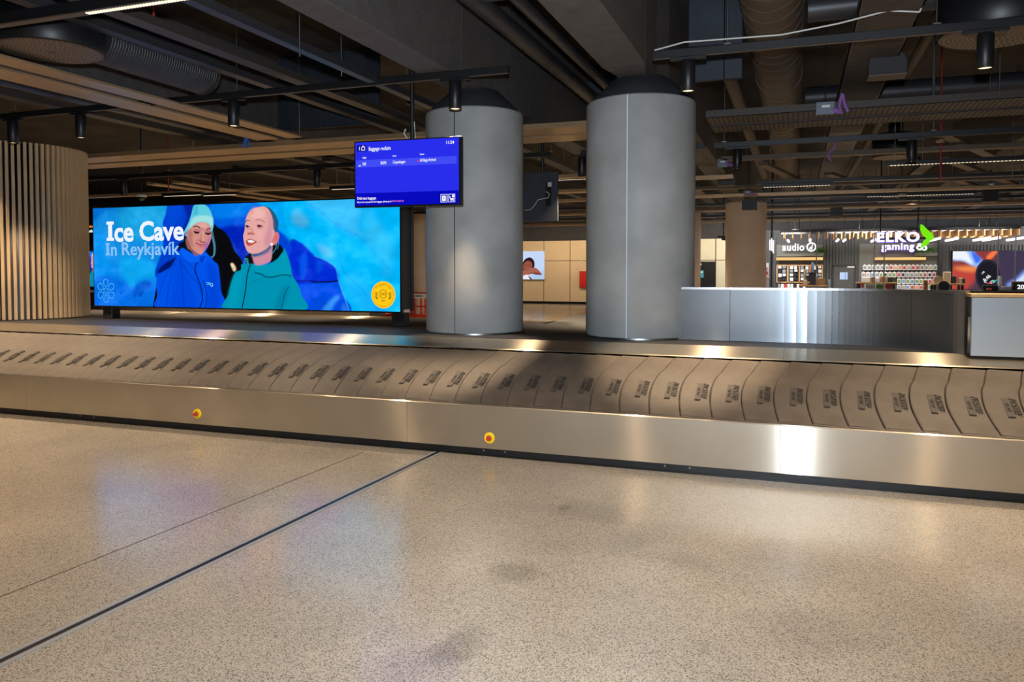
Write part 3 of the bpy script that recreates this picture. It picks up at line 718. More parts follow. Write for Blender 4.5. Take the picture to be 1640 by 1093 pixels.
    A.poly(qd([(400, 640), (520, 650), (600, 610), (650, 540), (700, 650), (700, 730), (560, 740), (420, 700)]), (4, 156, 184), blur=2*k, a=.8)
    A.poly(qd([(190, 900), (240, 740), (300, 720), (280, 860), (250, 1020), (180, 1020)]), (0, 160, 190), blur=5*k, a=.6)
    A.poly(qd([(640, 820), (700, 850), (640, 1020), (560, 1020)]), (0, 120, 158), blur=5*k, a=.6)
    A.line(qd([(318, 598), (345, 596), (350, 640), (330, 600), (322, 636)]), .9, (60, 190, 215), .9)
    A.line(qd([(372, 640), (352, 700), (340, 760), (328, 870), (300, 1010)]), 1.6, (8, 14, 24))
    A.line(qd([(405, 712), (460, 725), (500, 748), (560, 748), (620, 734), (680, 732), (708, 745)]), 1.6, (4, 34, 58), .9)
    A.line(qd([(370, 800), (420, 778), (440, 770)]), 1.2, (0, 100, 140), .7, blur=1)
    A.line(qd([(690, 825), (655, 900), (640, 970), (625, 1015)]), 1.3, (2, 60, 96), .8)
    # neck
    A.poly(qc([(400, 880), (410, 960), (440, 1035), (520, 1045), (620, 1015), (675, 970), (690, 860), (680, 740), (500, 840)]), (208, 142, 160), blur=1)
    A.poly(qc([(400, 890), (500, 880), (600, 830), (670, 760), (680, 800), (600, 880), (430, 930)]), (40, 100, 150), blur=2*k, a=.8)
    A.line(qc([(405, 930), (420, 990), (440, 1030)]), 1, (90, 60, 90), .6)
    # hair, ear, face
    A.poly(qc([(560, 190), (640, 205), (710, 265), (760, 350), (782, 440), (775, 510), (745, 590), (700, 560), (690, 400), (640, 250)]), (28, 88, 124))
    A.poly(qc([(720, 590), (755, 565), (785, 590), (792, 640), (770, 710), (730, 750), (690, 730), (680, 660)]), (222, 124, 124), blur=1)
    A.poly(qc([(740, 610), (770, 600), (765, 660), (730, 700)]), (190, 84, 90), blur=2*k, a=.7)
    A.poly(qc([(480, 205), (560, 193), (620, 215), (670, 290), (700, 390), (705, 500), (730, 570), (700, 650), (670, 740), (620, 800), (540, 850), (450, 885), (390, 880), (335, 850), (300, 780), (280, 700), (270, 620), (290, 540), (298, 450), (310, 370), (350, 280), (410, 230)]), (228, 168, 164))
    A.poly(qc([(620, 240), (690, 380), (700, 540), (670, 720), (600, 800), (580, 650), (640, 460)]), (202, 132, 158), blur=5*k, a=.7)
    A.poly(qc([(400, 240), (500, 215), (580, 280), (540, 360), (400, 360)]), (240, 188, 178), blur=4*k, a=.8)
    A.poly(qc([(380, 250), (440, 250), (400, 310), (360, 300)]), (226, 138, 118), blur=3*k, a=.6)
    A.poly(qc([(440, 520), (560, 540), (560, 660), (480, 660)]), (238, 176, 168), blur=5*k, a=.7)
    A.poly(qc([(395, 885), (500, 870), (610, 810), (665, 750), (640, 810), (520, 890), (430, 915)]), (20, 84, 130), blur=1, a=.85)
    A.line(qc([(450, 388), (520, 385), (590, 428)]), 1.3, (164, 92, 84), .85)
    A.line(qc([(302, 425), (325, 395), (362, 400)]), 1.4, (120, 52, 48), .9)
    A.poly(qc([(460, 460), (560, 470), (540, 520), (480, 515)]), (206, 120, 130), blur=1, a=.8)
    A.line(qc([(468, 475), (505, 463), (555, 486)]), 1.3, (80, 30, 44))
    A.poly(qc([(478, 478), (505, 466), (528, 485), (500, 500)]), (50, 24, 40))
    A.line(qc([(298, 480), (325, 468), (365, 492)]), 1.3, (70, 30, 50))
    A.poly(qc([(308, 480), (330, 470), (350, 492), (325, 508)]), (40, 40, 80))
    A.poly(qc([(340, 510), (380, 500), (420, 560), (436, 600), (390, 608), (335, 606)]), (214, 136, 124), blur=1, a=.8)
    A.poly(qc([(350, 530), (376, 530), (380, 560), (350, 560)]), (246, 196, 184), blur=1, a=.8)
    A.line(qc([(335, 598), (365, 580), (400, 588), (432, 602)]), 1.5, (156, 52, 50), .9)
    A.poly(qc([(312, 695), (345, 668), (385, 663), (430, 685), (470, 706), (430, 735), (370, 765), (335, 760), (315, 725)]), (178, 56, 54))
    A.poly(qc([(328, 692), (380, 674), (446, 706), (400, 722), (345, 715)]), (236, 238, 236), sm=False)
    A.poly(qc([(335, 735), (380, 728), (430, 722), (390, 752), (350, 755)]), (214, 84, 76), blur=1)
    A.poly(qc([(668, 742), (680, 722), (702, 726), (706, 748), (690, 764), (672, 760)]), (248, 246, 240))
    A.line(qc([(755, 735), (745, 800), (715, 850), (685, 885)]), .9, (70, 190, 210), .9); A.line(qc([(785, 700), (780, 770), (765, 815)]), .9, (60, 160, 190), .9)
    return A
art = ice_art(980, 330)
scr = empty('advertising_screen', ((SX0+SX1)/2, SY, .95), 'wide bright LED advertising screen on two black legs showing an ice cave advert', 'screen')
art.build('display', (SX0, SY-.002, sz1), (SX1-SX0, 0, 0), (0, 0, sz0-sz1), scr)
bx('housing', 'black_plastic', SX0-.02, SX1+.02, SY, SY+.06, sz0-.02, sz1+.02, scr)
bx('rear_casing', 'duct', SX0+.05, SX1+.005, SY+.06, SY+.28, sz0+.02, sz1-.08, scr)
bx('side_trim', 'black_plastic', SX1-.0, SX1+.018, SY+.28, SY+.36, sz0, sz1-.06, scr)
for px in (172, 637):
    p = PY(px, 505, SY+.08); bx('leg', 'black_metal', p.x-.09, p.x+.09, SY+.08, SY+.24, .951, sz0-.02, scr)
def on_screen(px, py): p = PY(px, py, SY); return Vector((p.x, SY-.006, p.z))
def ttext(body, x0, x1, ybase, ytop, mt, bold, y_cap=None):
    a = on_screen(x0, ybase); b = on_screen(x1, ybase); c = on_screen((x0+x1)/2, ytop); h = c.z-on_screen((x0+x1)/2, ybase).z
    o = text('display_lettering', body, h, mt, a, parent=scr, bold=bold, ext=.002)
    xs_ = [v.co.x for v in o.data.vertices]; w0 = max(xs_)-min(xs_); k = (b.x-a.x)/w0; mn = min(xs_)
    o.data.transform(Matrix.Translation((a.x, 0, 0)) @ Matrix.Diagonal((k, 1, 1, 1)) @ Matrix.Translation((-mn, 0, 0))); return o
def serif_I(x0, x1, y0, y1, mt, st):
    a = on_screen(x0, y1); b = on_screen(x1, y0); w_ = b.x-a.x; t = st
    P = [(0, 0), (w_, 0), (w_, t), (w_*.5+t*.75, t), (w_*.5+t*.75, b.z-a.z-t), (w_, b.z-a.z-t), (w_, b.z-a.z), (0, b.z-a.z), (0, b.z-a.z-t), (w_*.5-t*.75, b.z-a.z-t), (w_*.5-t*.75, t), (0, t)]
    m = MB()
    for (q0, q1, r0, r1) in ((0, w_, 0, t), (0, w_, b.z-a.z-t, b.z-a.z), (w_*.5-t*.85, w_*.5+t*.85, t, b.z-a.z-t)): m.box(a.x+q0, a.x+q1, SY-.007, SY-.005, a.z+r0, a.z+r1)
    return m.build('display_lettering', mt, scr)
serif_I(171.5, 182.5, 355, 386, 'art_white', .045)
ttext('ce', 184, 214.5, 386.5, 354.5, 'art_white', .028)
ttext('Cave', 224, 295, 385, 354, 'art_white', .028)
serif_I(170, 176, 389.5, 409.3, 'art_pale', .026)
ttext('n', 178.5, 187.5, 409.3, 388.5, 'art_pale', .014)
ttext('Reykjavík', 196, 288.5, 408.8, 387.5, 'art_pale', .014)
# emblem of six joined rings
ec = on_screen(170, 466); mb = MB()
def ring(m, c, r, t, a0=0, a1=2*PI, n=28, sx=1):
    for i in range(n):
        u = a0+(a1-a0)*i/n; v = a0+(a1-a0)*(i+1)/n
        m.add([(c[0]+sx*(r-t)*math.cos(u), SY-.004, c[1]+(r-t)*math.sin(u)), (c[0]+sx*r*math.cos(u), SY-.004, c[1]+r*math.sin(u)), (c[0]+sx*r*math.cos(v), SY-.004, c[1]+r*math.sin(v)), (c[0]+sx*(r-t)*math.cos(v), SY-.004, c[1]+(r-t)*math.sin(v))], [(0, 1, 2, 3)])
for i in range(6):
    a = PI/2+i*PI/3; c = (ec.x+.130*math.cos(a), ec.z+.130*math.sin(a)); ring(mb, c, .052, .010, a-2.4, a+2.4)
    c = (ec.x+.062*math.cos(a+PI/6), ec.z+.062*math.sin(a+PI/6)); ring(mb, c, .030, .006)
mb.build('display_emblem', 'art_teal', scr, fix=False)
# round award badge
bc = on_screen(614, 472.5); R0 = .178
m = MB(); m.add([(bc.x+R0*math.cos(2*PI*i/48), SY-.003, bc.z+R0*math.sin(2*PI*i/48)) for i in range(48)], [tuple(range(48))]); bd = m.build('display_badge', 'art_yellow', scr, fix=False)
m = MB(); ring(m, (bc.x, bc.z), .160, .006, n=48)
m.build('badge_ring', 'art_gold', bd, fix=False)
m = MB(); ring(m, (bc.x, bc.z+.01), .058, .007, n=32); ring(m, (bc.x-.02, bc.z+.01), .018, .006); ring(m, (bc.x+.02, bc.z+.01), .018, .006)
for s_ in (-1, 1):
    for i in range(5):
        a = -.9+i*.42; x_ = bc.x+s_*(.072+.014*math.cos(a)); z_ = bc.z-.012+.05*math.sin(a)
        m.add([(x_, SY-.005, z_-.012), (x_+s_*.034, SY-.005, z_+.008), (x_+s_*.036, SY-.005, z_+.018), (x_, SY-.005, z_)], [(0, 1, 2, 3)])
m.build('badge_wreath', 'art_brown', bd, fix=False)
for i, ch in enumerate('Tripadvisor'):
    a = math.radians(142-i*10.4); r_ = .124; ux = Vector((math.sin(a), 0, -math.cos(a))); uy = Vector((math.cos(a), 0, math.sin(a)))
    text('badge_letter', ch, .024, 'art_brown', Vector((bc.x, SY-.006, bc.z))+uy*r_, ux, uy, bd, bold=.015)
text('badge_letter', '2024', .02, 'art_brown', (bc.x, SY-.006, bc.z-.085), parent=bd, align='CENTER', bold=.015)
for i, ch in enumerate('Best of the Best'):
    if ch == ' ': continue
    a = math.radians(-100+i*8.2); r_ = .152; ux = Vector((-math.sin(a), 0, math.cos(a))); uy = Vector((-math.cos(a), 0, -math.sin(a)))
    text('badge_letter', ch, .014, 'art_brown', Vector((bc.x, SY-.006, bc.z))-uy*r_, ux, uy, bd, bold=.0)

# ------------------------------------------------------------------ hanging flight information screen
MY = 7.55
a = PY(571.5, 281, MY); b = PY(737.5, 274, MY-.0); mc = (a+b)/2
rot = math.radians(3.0)
mx0 = Matrix.Translation((mc.x, MY, mc.z)) @ Matrix.Rotation(rot, 4, 'Z')
mw = (b.x-a.x); zt2 = PY(654, 223, MY).z-mc.z; zb2 = PY(654, 331, MY).z-mc.z
mon = empty('information_screen', (mc.x, MY, mc.z), 'blue baggage reclaim information screen hanging from a black ceiling pole', 'screen')
def mbox(name, mt, u0, u1, v0, v1, d0, d1, parent=mon, bev=.002):
    """u 0..1 across, v 0..1 down, d = distance in front of the panel"""
    z1 = zt2+(zb2-zt2)*v0; z0 = zt2+(zb2-zt2)*v1
    return MB().box((u0-.5)*mw, (u1-.5)*mw, -d1, -d0, z0, z1, bev, mx=mx0).build(name, mt, parent)
def mtext(body, u, v, h, mt='text_white', bold=.01, xs=.82, align='LEFT', u1=None):
    p = mx0 @ Vector(((u-.5)*mw, -.0305, zt2+(zb2-zt2)*v)); R3 = mx0.to_3x3()
    o = text('display_lettering', body, h, mt, p, ux=R3 @ Vector((1, 0, 0)), uy=(0, 0, 1), parent=mon, xs=xs, bold=bold, ext=.0008, align=align)
    if u1:
        q = mx0 @ Vector(((u1-.5)*mw, -.0305, zt2+(zb2-zt2)*v)); d = (q-p).normalized(); L = (q-p).length
        pr_ = [(v_.co-p).dot(d) for v_ in o.data.vertices]; k = L/(max(pr_)-min(pr_)); mn = min(pr_)
        for v_, t in zip(o.data.vertices, pr_): v_.co += d*((t-mn)*k-t)
    return o
mbox('casing', 'black_plastic', 0, 1, 0, 1, -.05, .022)
mbox('display', 'scr_blue', .012, .982, .018, .975, .022, .024)
mbox('footer_band', 'scr_blue_dark', .012, .982, .785, .975, .024, .026)
mbox('flight_row', 'scr_blue_lite', .02, .962, .285, .395, .024, .026)
mbox('belt_badge', 'scr_badge', .03, .12, .06, .155, .024, .026)
hm = abs(zb2-zt2)
mtext('1', .045, .135, .044*hm*1.2, xs=.9)
m = MB()
def mpt(u, v, d=.028): return mx0 @ Vector(((u-.5)*mw, -d, zt2+(zb2-zt2)*v))
def outline(m, u0, u1, v0, v1, t):
    ta = t; tv = t*mw/hm
    for q in ((u0, u1, v0, v0+tv), (u0, u1, v1-tv, v1), (u0, u0+ta, v0, v1), (u1-ta, u1, v0, v1)):
        m.add([mpt(q[0], q[3]), mpt(q[1], q[3]), mpt(q[1], q[2]), mpt(q[0], q[2])], [(0, 1, 2, 3)])
outline(m, .072, .108, .085, .14, .005); outline(m, .083, .097, .07, .09, .004)
outline(m, .817, .879, .835, .955, .004); outline(m, .887, .949, .835, .955, .004)
def mq(m, P):
    m.add([mpt(u, v) for u, v in P], [tuple(range(len(P)))])
mq(m, [(.83, .86), (.838, .86), (.838, .935), (.83, .935)]); mq(m, [(.858, .86), (.866, .86), (.866, .935), (.858, .935)])
mq(m, [(.84, .855), (.848, .855), (.858, .93), (.850, .94)]); mq(m, [(.852, .855), (.858, .855), (.846, .94), (.838, .935)])
mq(m, [(.922, .85), (.94, .85), (.94, .885), (.922, .885)]); mq(m, [(.896, .862), (.902, .862), (.91, .9), (.938, .895), (.936, .92), (.906, .92)]); mq(m, [(.908, .925), (.918, .925), (.918, .94), (.908, .94)]); mq(m, [(.926, .925), (.936, .925), (.936, .94), (.926, .94)])
m.build('display_icons', 'text_white', mon, fix=False)
mtext('Baggage reclaim', .146, .150, .042, bold=.006, u1=.355)
mtext('11:24', .872, .108, .034, u1=.942)
for t, u, v, w_ in (('Flight', .085, .264, .122), ('From', .375, .257, .408), ('Status', .628, .250, .668)): mtext(t, u, v, .018, bold=.008, u1=w_)
mtext('SAS', .085, .366, .034, u1=.118); mtext('SK595', .258, .362, .032, u1=.312)
mtext('Copenhagen', .375, .357, .032, bold=.006, u1=.492); mtext('All Bags Arrived', .628, .346, .032, bold=.006, u1=.775)
mbox('row_mark', 'text_white', .045, .064, .362, .378, .026, .0275, bev=0); mbox('status_dot', 'red_dot', .603, .616, .322, .345, .026, .0275, bev=0)
mtext('Odd-size baggage', .03, .880, .030, bold=.006, u1=.212)
mtext('If you have any special size baggage, please go to', .03, .930, .019, bold=.006, u1=.362)
mtext('belt 6 to pick up', .368, .926, .019, mt='text_pink', bold=.006, u1=.475)
pp = PY(657.5, 200, MY+.07)
MB().tube((pp.x, MY+.11, mc.z+zt2-.2), (pp.x, MY+.11, 5.2), .022, 16).build('ceiling_pole', 'black_metal', mon)
MB().box(pp.x-.14, pp.x+.14, MY+.045, MY+.10, mc.z-.1, mc.z+.1).build('wall_bracket', 'black_metal', mon)
MB().path([(pp.x+.035, MY+.09, 3.3), (pp.x+.05, MY+.08, 3.15), (pp.x+.03, MY+.08, 2.95)], .005).build('cable', 'camera_white', mon)
MB().path([(pp.x-.05, MY+.05, mc.z+zt2+.12), (pp.x-.06, MY+.03, mc.z+zt2+.07), (pp.x-.02, MY+.03, mc.z+zt2+.01)], .008).build('cable', 'camera_white', mon)
# black monitor seen from behind between the columns
bm_ = empty('monitor_back', (PY(868, 315, 12).x, 12, PY(868, 315, 12).z), 'dark monitor seen from behind with a loose white cable, between the grey columns', 'monitor')
pbox('rear_housing', 'navy_panel', 822, 277, 893, 355, 12, .06, bm_)
pbox('vesa_bracket', 'black_plastic', 874, 293, 882, 330, 11.97, .03, bm_)
pbox('connector', 'camera_white', 877, 292, 883, 299, 11.95, .03, bm_)
MB().path([PY(x, y, 11.94) for x, y in ((840, 337), (850, 336), (856, 329), (862, 320), (878, 317), (880, 311), (875, 307))], .006).build('cable', 'camera_white', bm_)
MB().tube((bm_.location.x, 12.03, PY(868, 277, 12).z), (bm_.location.x, 12.03, 5.2), .025).build('ceiling_pole', 'black_metal', bm_)

# ------------------------------------------------------------------ ceiling: beams, trays, ducts
def thing_box(name, mt, x0, x1, y0, y1, z0, z1, label, cat, group=None, bev=.004):
    return tag(bx(name, mt, x0, x1, y0, y1, z0, z1, None, bev), label, cat, group)
# haunched concrete beams over the two grey columns (one mesh each)
def beam(X, wd, label, ycol, z=3.8):
    m = MB()
    m.box(X-wd/2, X+wd/2, -3, ycol-.75, z, 5.19, .01)
    m.prism([(X-wd/2, ycol-.75), (X+wd/2, ycol-.75), (X+.16, ycol-.35), (X+.16, ycol+.35), (X+wd/2, ycol+.75), (X-wd/2, ycol+.75), (X-.16, ycol+.35), (X-.16, ycol-.35)], 'z', z, 5.19)
    m.box(X-wd/2, X+wd/2, ycol+.75, 36.5, z+.0, 5.19, .01)
    return tag(m.build('ceiling_beam', 'soffit_concrete'), label, 'beam')
beam(-3.66, .36, 'dark concrete ceiling beam over the column behind the information screen', 8.7)
beam(-1.70, .46, 'dark concrete ceiling beam over the right grey column', 8.75)
tag(MB().box(-8.6, -8.2, -3, 36.5, 3.95, 5.19, .01).build('ceiling_beam', 'soffit_concrete'), 'concrete ceiling beam far left above the slatted drum', 'beam')
tag(MB().box(3.6, 4.1, -3, 36.5, 3.95, 5.19, .01).build('ceiling_beam', 'soffit_concrete'), 'concrete ceiling beam far right beyond the round diffuser', 'beam')
# dark panelled bulkheads
def bulkhead(x0, x1, Y, z0, label):
    e = empty('ceiling_bulkhead', ((x0+x1)/2, Y, z0), label, 'bulkhead')
    x = x0; i = 0
    while x < x1-.05:
        q = min(x+.42, x1); bx('panel', 'navy_panel', x+.004, q-.004, Y, Y+.08, z0, 5.19, e, .006); x = q; i += 1
    return e
bulkhead(-1.25, -.62, 9.6, 3.95, 'dark navy panelled bulkhead above the right grey column')
bulkhead(-3.4, -2.35, 13.2, 4.0, 'dark navy panelled bulkhead high up between the two grey columns')
bulkhead(-8.1, -6.2, 10.9, 4.0, 'dark navy panelled bulkhead above the advertising screen')
# channels running away from the viewer
def channel(X, wd, z, y0, y1, mt, name, label, cat='cable channel', h=.08, group=None):
    m = MB(); m.box(X-wd/2, X+wd/2, y0, y1, z, z+.012, .003); m.box(X-wd/2, X-wd/2+.012, y0, y1, z+.012, z+h); m.box(X+wd/2-.012, X+wd/2, y0, y1, z+.012, z+h)
    o = m.build(name, mt); return tag(o, label, cat, group)
channel(-5.54, .17, 3.9, 1, 14, 'tray', 'ceiling_channel', 'brownish metal channel running above the advertising screen, left of the steel one')
channel(-4.38, .10, 3.74, 1, 9.2, 'duct', 'ceiling_channel', 'narrow grey steel channel ending near the column behind the information screen')
channel(-6.25, .14, 3.98, 1, 14, 'duct', 'ceiling_channel', 'grey metal channel passing over the spiral duct at top left')
channel(-9.3, .22, 3.85, 2, 20, 'tray', 'ceiling_channel', 'brown metal channel above the wooden drum, left of the gold baffles')
channel(-4.9, .26, 3.95, 9.6, 30, 'soffit_concrete', 'ceiling_channel', 'wide brown channel behind the black track above the advertising screen')
# pairs of reflective metal baffles
def baffle(x0, x1, y0, y1, z, label, mt='gold_steel', group=None):
    m = MB(); m.box(x0, x1, y0, y1, z, z+.03, .004); m.box(x0, x1, y0, y0+.015, z+.03, z+.07) if x1-x0 > y1-y0 else m.box(x0, x0+.015, y0, y1, z+.03, z+.07)
    return tag(m.build('ceiling_baffle', mt), label, 'ceiling baffle', group)
baffle(-7.31, -7.05, 2.0, 10.1, 3.7, 'gold metal ceiling baffle at top left, nearer right one of the pair')
baffle(-7.88, -7.49, 2.0, 10.1, 3.7, 'gold metal ceiling baffle at top left, left one of the pair')
baffle(-20, -1.35, 10.2, 10.72, 3.62, 'long gold metal ceiling baffle above the advertising screen, front one of the pair')
baffle(-20, -1.35, 10.86, 11.34, 3.62, 'long gold metal ceiling baffle above the advertising screen, rear one of the pair')
baffle(-15, -3.4, 17.6, 17.9, 3.5, 'thin gold ceiling baffle just above the top edge of the advertising screen')
baffle(-13.0, -12.75, 13, 22, 3.5, 'narrow ceiling baffle catching blue light left above the advertising screen, left one')
baffle(-12.3, -12.05, 13, 22, 3.5, 'narrow ceiling baffle catching blue light left above the advertising screen, right one')
# perforated trays, right
def tray(x0, x1, y0, y1, z, label, along='x'):
    e = empty('perforated_tray', ((x0+x1)/2, (y0+y1)/2, z), label, 'cable tray')
    m = MB(); m.box(x0, x1, y0, y1, z, z+.006)
    if along == 'x': m.box(x0, x1, y0, y0+.01, z, z+.09); m.box(x0, x1, y1-.01, y1, z, z+.09)
    else: m.box(x0, x0+.01, y0, y1, z, z+.09); m.box(x1-.01, x1, y0, y1, z, z+.09)
    m.build('tray_body', 'tray', e)
    m = MB(); g = .06
    if along == 'x':
        n = int((x1-x0)/g)
        for i in range(n): m.box(x0+i*g+.01, x0+i*g+.03, y0+.03, y1-.03, z-.002, z)
    else:
        n = int((y1-y0)/g)
        for i in range(n):
            y = y0+i*g
            if y < 14: m.box(x0+.03, x1-.03, y+.01, y+.03, z-.002, z)
    m.build('slot_pattern', 'seam_dark', e); return e
tray(-1.1, 7.5, 10.2, 10.72, 3.62, 'perforated cable tray crossing above the steel wall, front one of the pair')
tray(-1.1, 7.5, 10.86, 11.34, 3.62, 'perforated cable tray crossing above the steel wall, rear one of the pair')
tray(.48, .99, 2.5, 30, 3.95, 'wide perforated cable tray running away at upper right', 'y')
# round ducts and pipes
def pipe(name, a, b, r, mt, label, cat='pipe', ribs=0, n=24, flanges=()):
    e = empty(name, a, label, cat)
    MB().tube(a, b, r, n).build('pipe_body', mt, e)
    if ribs:
        a_, b_ = Vector(a), Vector(b); d_ = (b_-a_).normalized(); L = (b_-a_).length; m = MB(); u_ = d_.orthogonal().normalized(); v_ = d_.cross(u_); N_ = int(L/ribs*28); vs = []
        for i in range(N_+1):
            t = 2*PI*i/28; q = u_*math.cos(t)+v_*math.sin(t); c_ = a_+d_*(i/N_*L*.985)
            vs += [c_+q*(r-.002), c_+q*(r+.006)+d_*.004, c_+q*(r+.006)+d_*.008, c_+q*(r-.002)+d_*.012]
        m.add(vs, [(i*4+k, i*4+k+1, i*4+k+5, i*4+k+4) for i in range(N_) for k in range(3)], True)
        m.build('spiral_seam', mt, e)
    for t in flanges:
        p = Vector(a)+(Vector(b)-Vector(a))*t; MB().tube(p, p+(Vector(b)-Vector(a)).normalized()*.03, r+.015, n).build('flange', mt, e)
    return e
pipe('round_duct', (-.27, 1, 4.5), (-.27, 28, 4.5), .31, 'duct_brown', 'very large round ventilation duct running away right of the right grey column', 'duct', ribs=.35, flanges=(.18, .4))
pipe('sprinkler_pipe', (-.84, 9.7, 4.2), (-.84, 22, 4.2), .09, 'duct_brown', 'brown pipe just right of the right grey column top', flanges=(.3,))
pipe('ceiling_pipe', (-2.96, .5, 4.32), (-2.96, 13, 4.32), .10, 'duct', 'thick dark pipe passing between the two concrete beams', flanges=(.45, .47))
pipe('ceiling_pipe', (-2.50, .5, 4.25), (-2.50, 13, 4.25), .06, 'duct', 'thin dark pipe beside the beam of the right grey column')
pipe('ceiling_pipe', (-2.9, 7.1, 4.4), (-1.95, 7.1, 4.4), .11, 'duct', 'short dark cross pipe joining the pipes between the beams')
pipe('round_duct', (.08, 8.6, 4.35), (1.6, 8.6, 4.35), .13, 'duct', 'grey round duct feeding the top right ceiling diffuser', 'duct', n=32)
pipe('round_duct', (.1, 13.2, 4.4), (3.55, 13.2, 4.4), .16, 'duct', 'dark round duct crossing behind the speaker at upper right', 'duct')
pipe('ceiling_pipe', (1.5, 3, 4.6), (1.5, 30, 4.6), .07, 'duct_brown', 'brown pipe running away high up near the top right diffuser')
pipe('ceiling_pipe', (-8.9, 6.2, 3.6+.35), (-8.9, 16, 3.95), .07, 'duct', 'dark pipe above the top rim of the wooden drum')
pipe('ceiling_pipe', (2.9, 11.2, 4.75), (12, 17, 4.75), .06, 'duct_brown', 'brown pipe slanting across the concrete ceiling at far right')
# round perforated diffusers
def diffuser(X, Y, z, r, h, label):
    e = empty('ceiling_diffuser', (X, Y, z), label, 'ceiling diffuser')
    MB().lathe([(r*.985, z), (r, z+.01), (r, z+h), (r*.5, z+h+.03), (.12, z+h+.05)], (X, Y), 64).build('drum_body', 'black_metal', e)
    m = MB(); m.lathe([(0, z-.004), (r*.97, z-.004)], (X, Y), 64, smooth=False); p = m.build('face_plate', 'duct_brown', e)
    m = MB()
    for j in range(2, 13):
        rr = r*.95*j/13; n = int(j*5.2)
        for i in range(n):
            a = 2*PI*i/n+j*.23; da = .62*2*PI/n/2
            q = [(X+q_*math.cos(b), Y+q_*math.sin(b), z-.009) for q_, b in ((rr-.012, a-da), (rr+.012, a-da*.8), (rr+.012, a+da), (rr-.012, a+da*.8))]
            m.add(q, [(0, 1, 2, 3)])
    m.build('swirl_slots', 'camera_white' if False else 'tray_light', p)
    MB().tube((X, Y, z+h+.04), (X, Y, 5.2), .1).build('spigot', 'black_metal', e)
    return e
mat('tray_light', (150, 132, 112), .5, .3)
dfl = PZ(82, 82, 3.8)
diffuser(dfl.x, dfl.y, 3.8, .47, .34, 'large black round ceiling diffuser with perforated face at top left')
diffuser(1.68, 8.1, 3.8, .50, .42, 'large black round ceiling diffuser with perforated face at top right')
d3 = PZ(1432, 252, 3.8); diffuser(d3.x, d3.y, 3.8, .38, .42, 'smaller black round ceiling diffuser beyond the cable trays on the right')
pipe('spiral_duct', (dfl.x+.1, dfl.y+.4, 4.03), (dfl.x+.1, dfl.y+1.95, 4.03), .24, 'duct', 'dark spiral duct behind the top left ceiling diffuser', 'duct', ribs=.035, n=40, flanges=(.98,))
pipe('round_duct', (-8.15, 5.2, 4.1), (-7.22, 5.2, 4.1), .14, 'duct', 'dark round duct end at the top left corner', 'duct')
# black tracks with downlights
def track(Y, z, x0, x1, label, hang=(), h=.075, w_=.05, group='black lighting tracks'):
    e = empty('lighting_track', (x0, Y, z), label, 'lighting track', group)
    bx('rail', 'black_metal', x0, x1, Y-w_/2, Y+w_/2, z, z+h, e, .004)
    bx('rail_slot', 'duct_brown', x0+.01, x1-.01, Y-w_*.32, Y+w_*.32, z-.003, z, e, 0)
    for x in hang:
        MB().tube((x, Y, z+h), (x, Y, 5.2), .006, 6).build('hanger_rod', 'steel_plain', e)
        MB().box(x-.03, x+.03, Y-.03, Y+.03, z+h, z+h+.012).build('hanger_clip', 'steel_plain', e)
    return e
DL = None
def downlight(X, Y, z, label, energy=0, h=.29, r=.066, group='black cylinder downlights', ang=100):
    """z = underside of the track"""
    global DL
    e = empty('track_spotlight', (X, Y, z), label, 'spotlight', group)
    if DL is None:
        a = MB().box(-.17, .17, -.022, .022, -.03, 0, .003).build('track_adapter', 'black_metal')
        b = MB().lathe([(.02, 0.0), (.02, -.035), (r*.9, -.035), (r, -.045), (r, -.325), (r*.93, -.33), (r*.93, -.31), (r*.5, -.30)], (0, 0), 32).build('cylinder_body', 'black_metal')
        c = MB().lathe([(0, -.316), (r*.86, -.316)], (0, 0), 32, smooth=False).build('lamp_lens', 'lamp_warm')
        DL = (a, b, c); src = DL
        for o in DL: o.parent = e; o.matrix_parent_inverse.identity()
    else:
        for s_ in DL:
            o = s_.copy(); col.objects.link(o); o.parent = e
    if energy:
        light('spot_beam', 'SPOT', (X, Y, z-.34), energy, WARM, size=.045, angle=ang, blend=.6)
    return e
TY, TZ = 7.6, 3.72
def TX(px, py=180, Y=TY): return PY(px, py, Y).x
xe = TX(815, 125)
track(TY, TZ, -13, xe, 'near black lighting track running from the left edge to the left grey column', hang=(TX(24), TX(380), TX(652)))
for px, nm, en in ((20, 'black cylinder spotlight at the left edge in front of the wooden drum', 330), (129, 'black cylinder spotlight beside the top right of the wooden drum', 330), (374, 'black cylinder spotlight above the advertising screen on the near track', 300), (729, 'black cylinder spotlight in front of the left grey column', 800)):
    downlight(TX(px), TY, TZ, nm, en, ang=46 if px == 729 else 100)
xs_ = TX(1045, 95)
track(TY, TZ, xs_, 5.5, 'near black lighting track running from the right grey column to the right edge', hang=(TX(1165, 75), TX(1500, 50)))
MB().path([(xs_+.02, TY, TZ+.09), (xs_+.3, TY, TZ+.14), (TX(1250), TY, TZ+.12), (TX(1340), TY, TZ+.17), (TX(1420), TY, TZ+.24), (TX(1470), TY, TZ+.20), (TX(1500), TY, TZ+.6)], .008).build('loose_grey_cable', 'camera_white')
tag(bpy.data.objects['loose_grey_cable'], 'loose grey cable lying along the near track on the right', 'cable')
downlight(TX(1102, 128), TY, TZ, 'black cylinder spotlight beside the top of the right grey column', 700, ang=44)
downlight(TX(1578, 90), TY, TZ, 'large black cylinder spotlight at top right under the round diffuser', 380)
for X in (-11.3, 4.2): downlight(X, TY, TZ, 'black cylinder spotlight at the %s end of the near track' % ('far left' if X < 0 else 'far right'), 330)
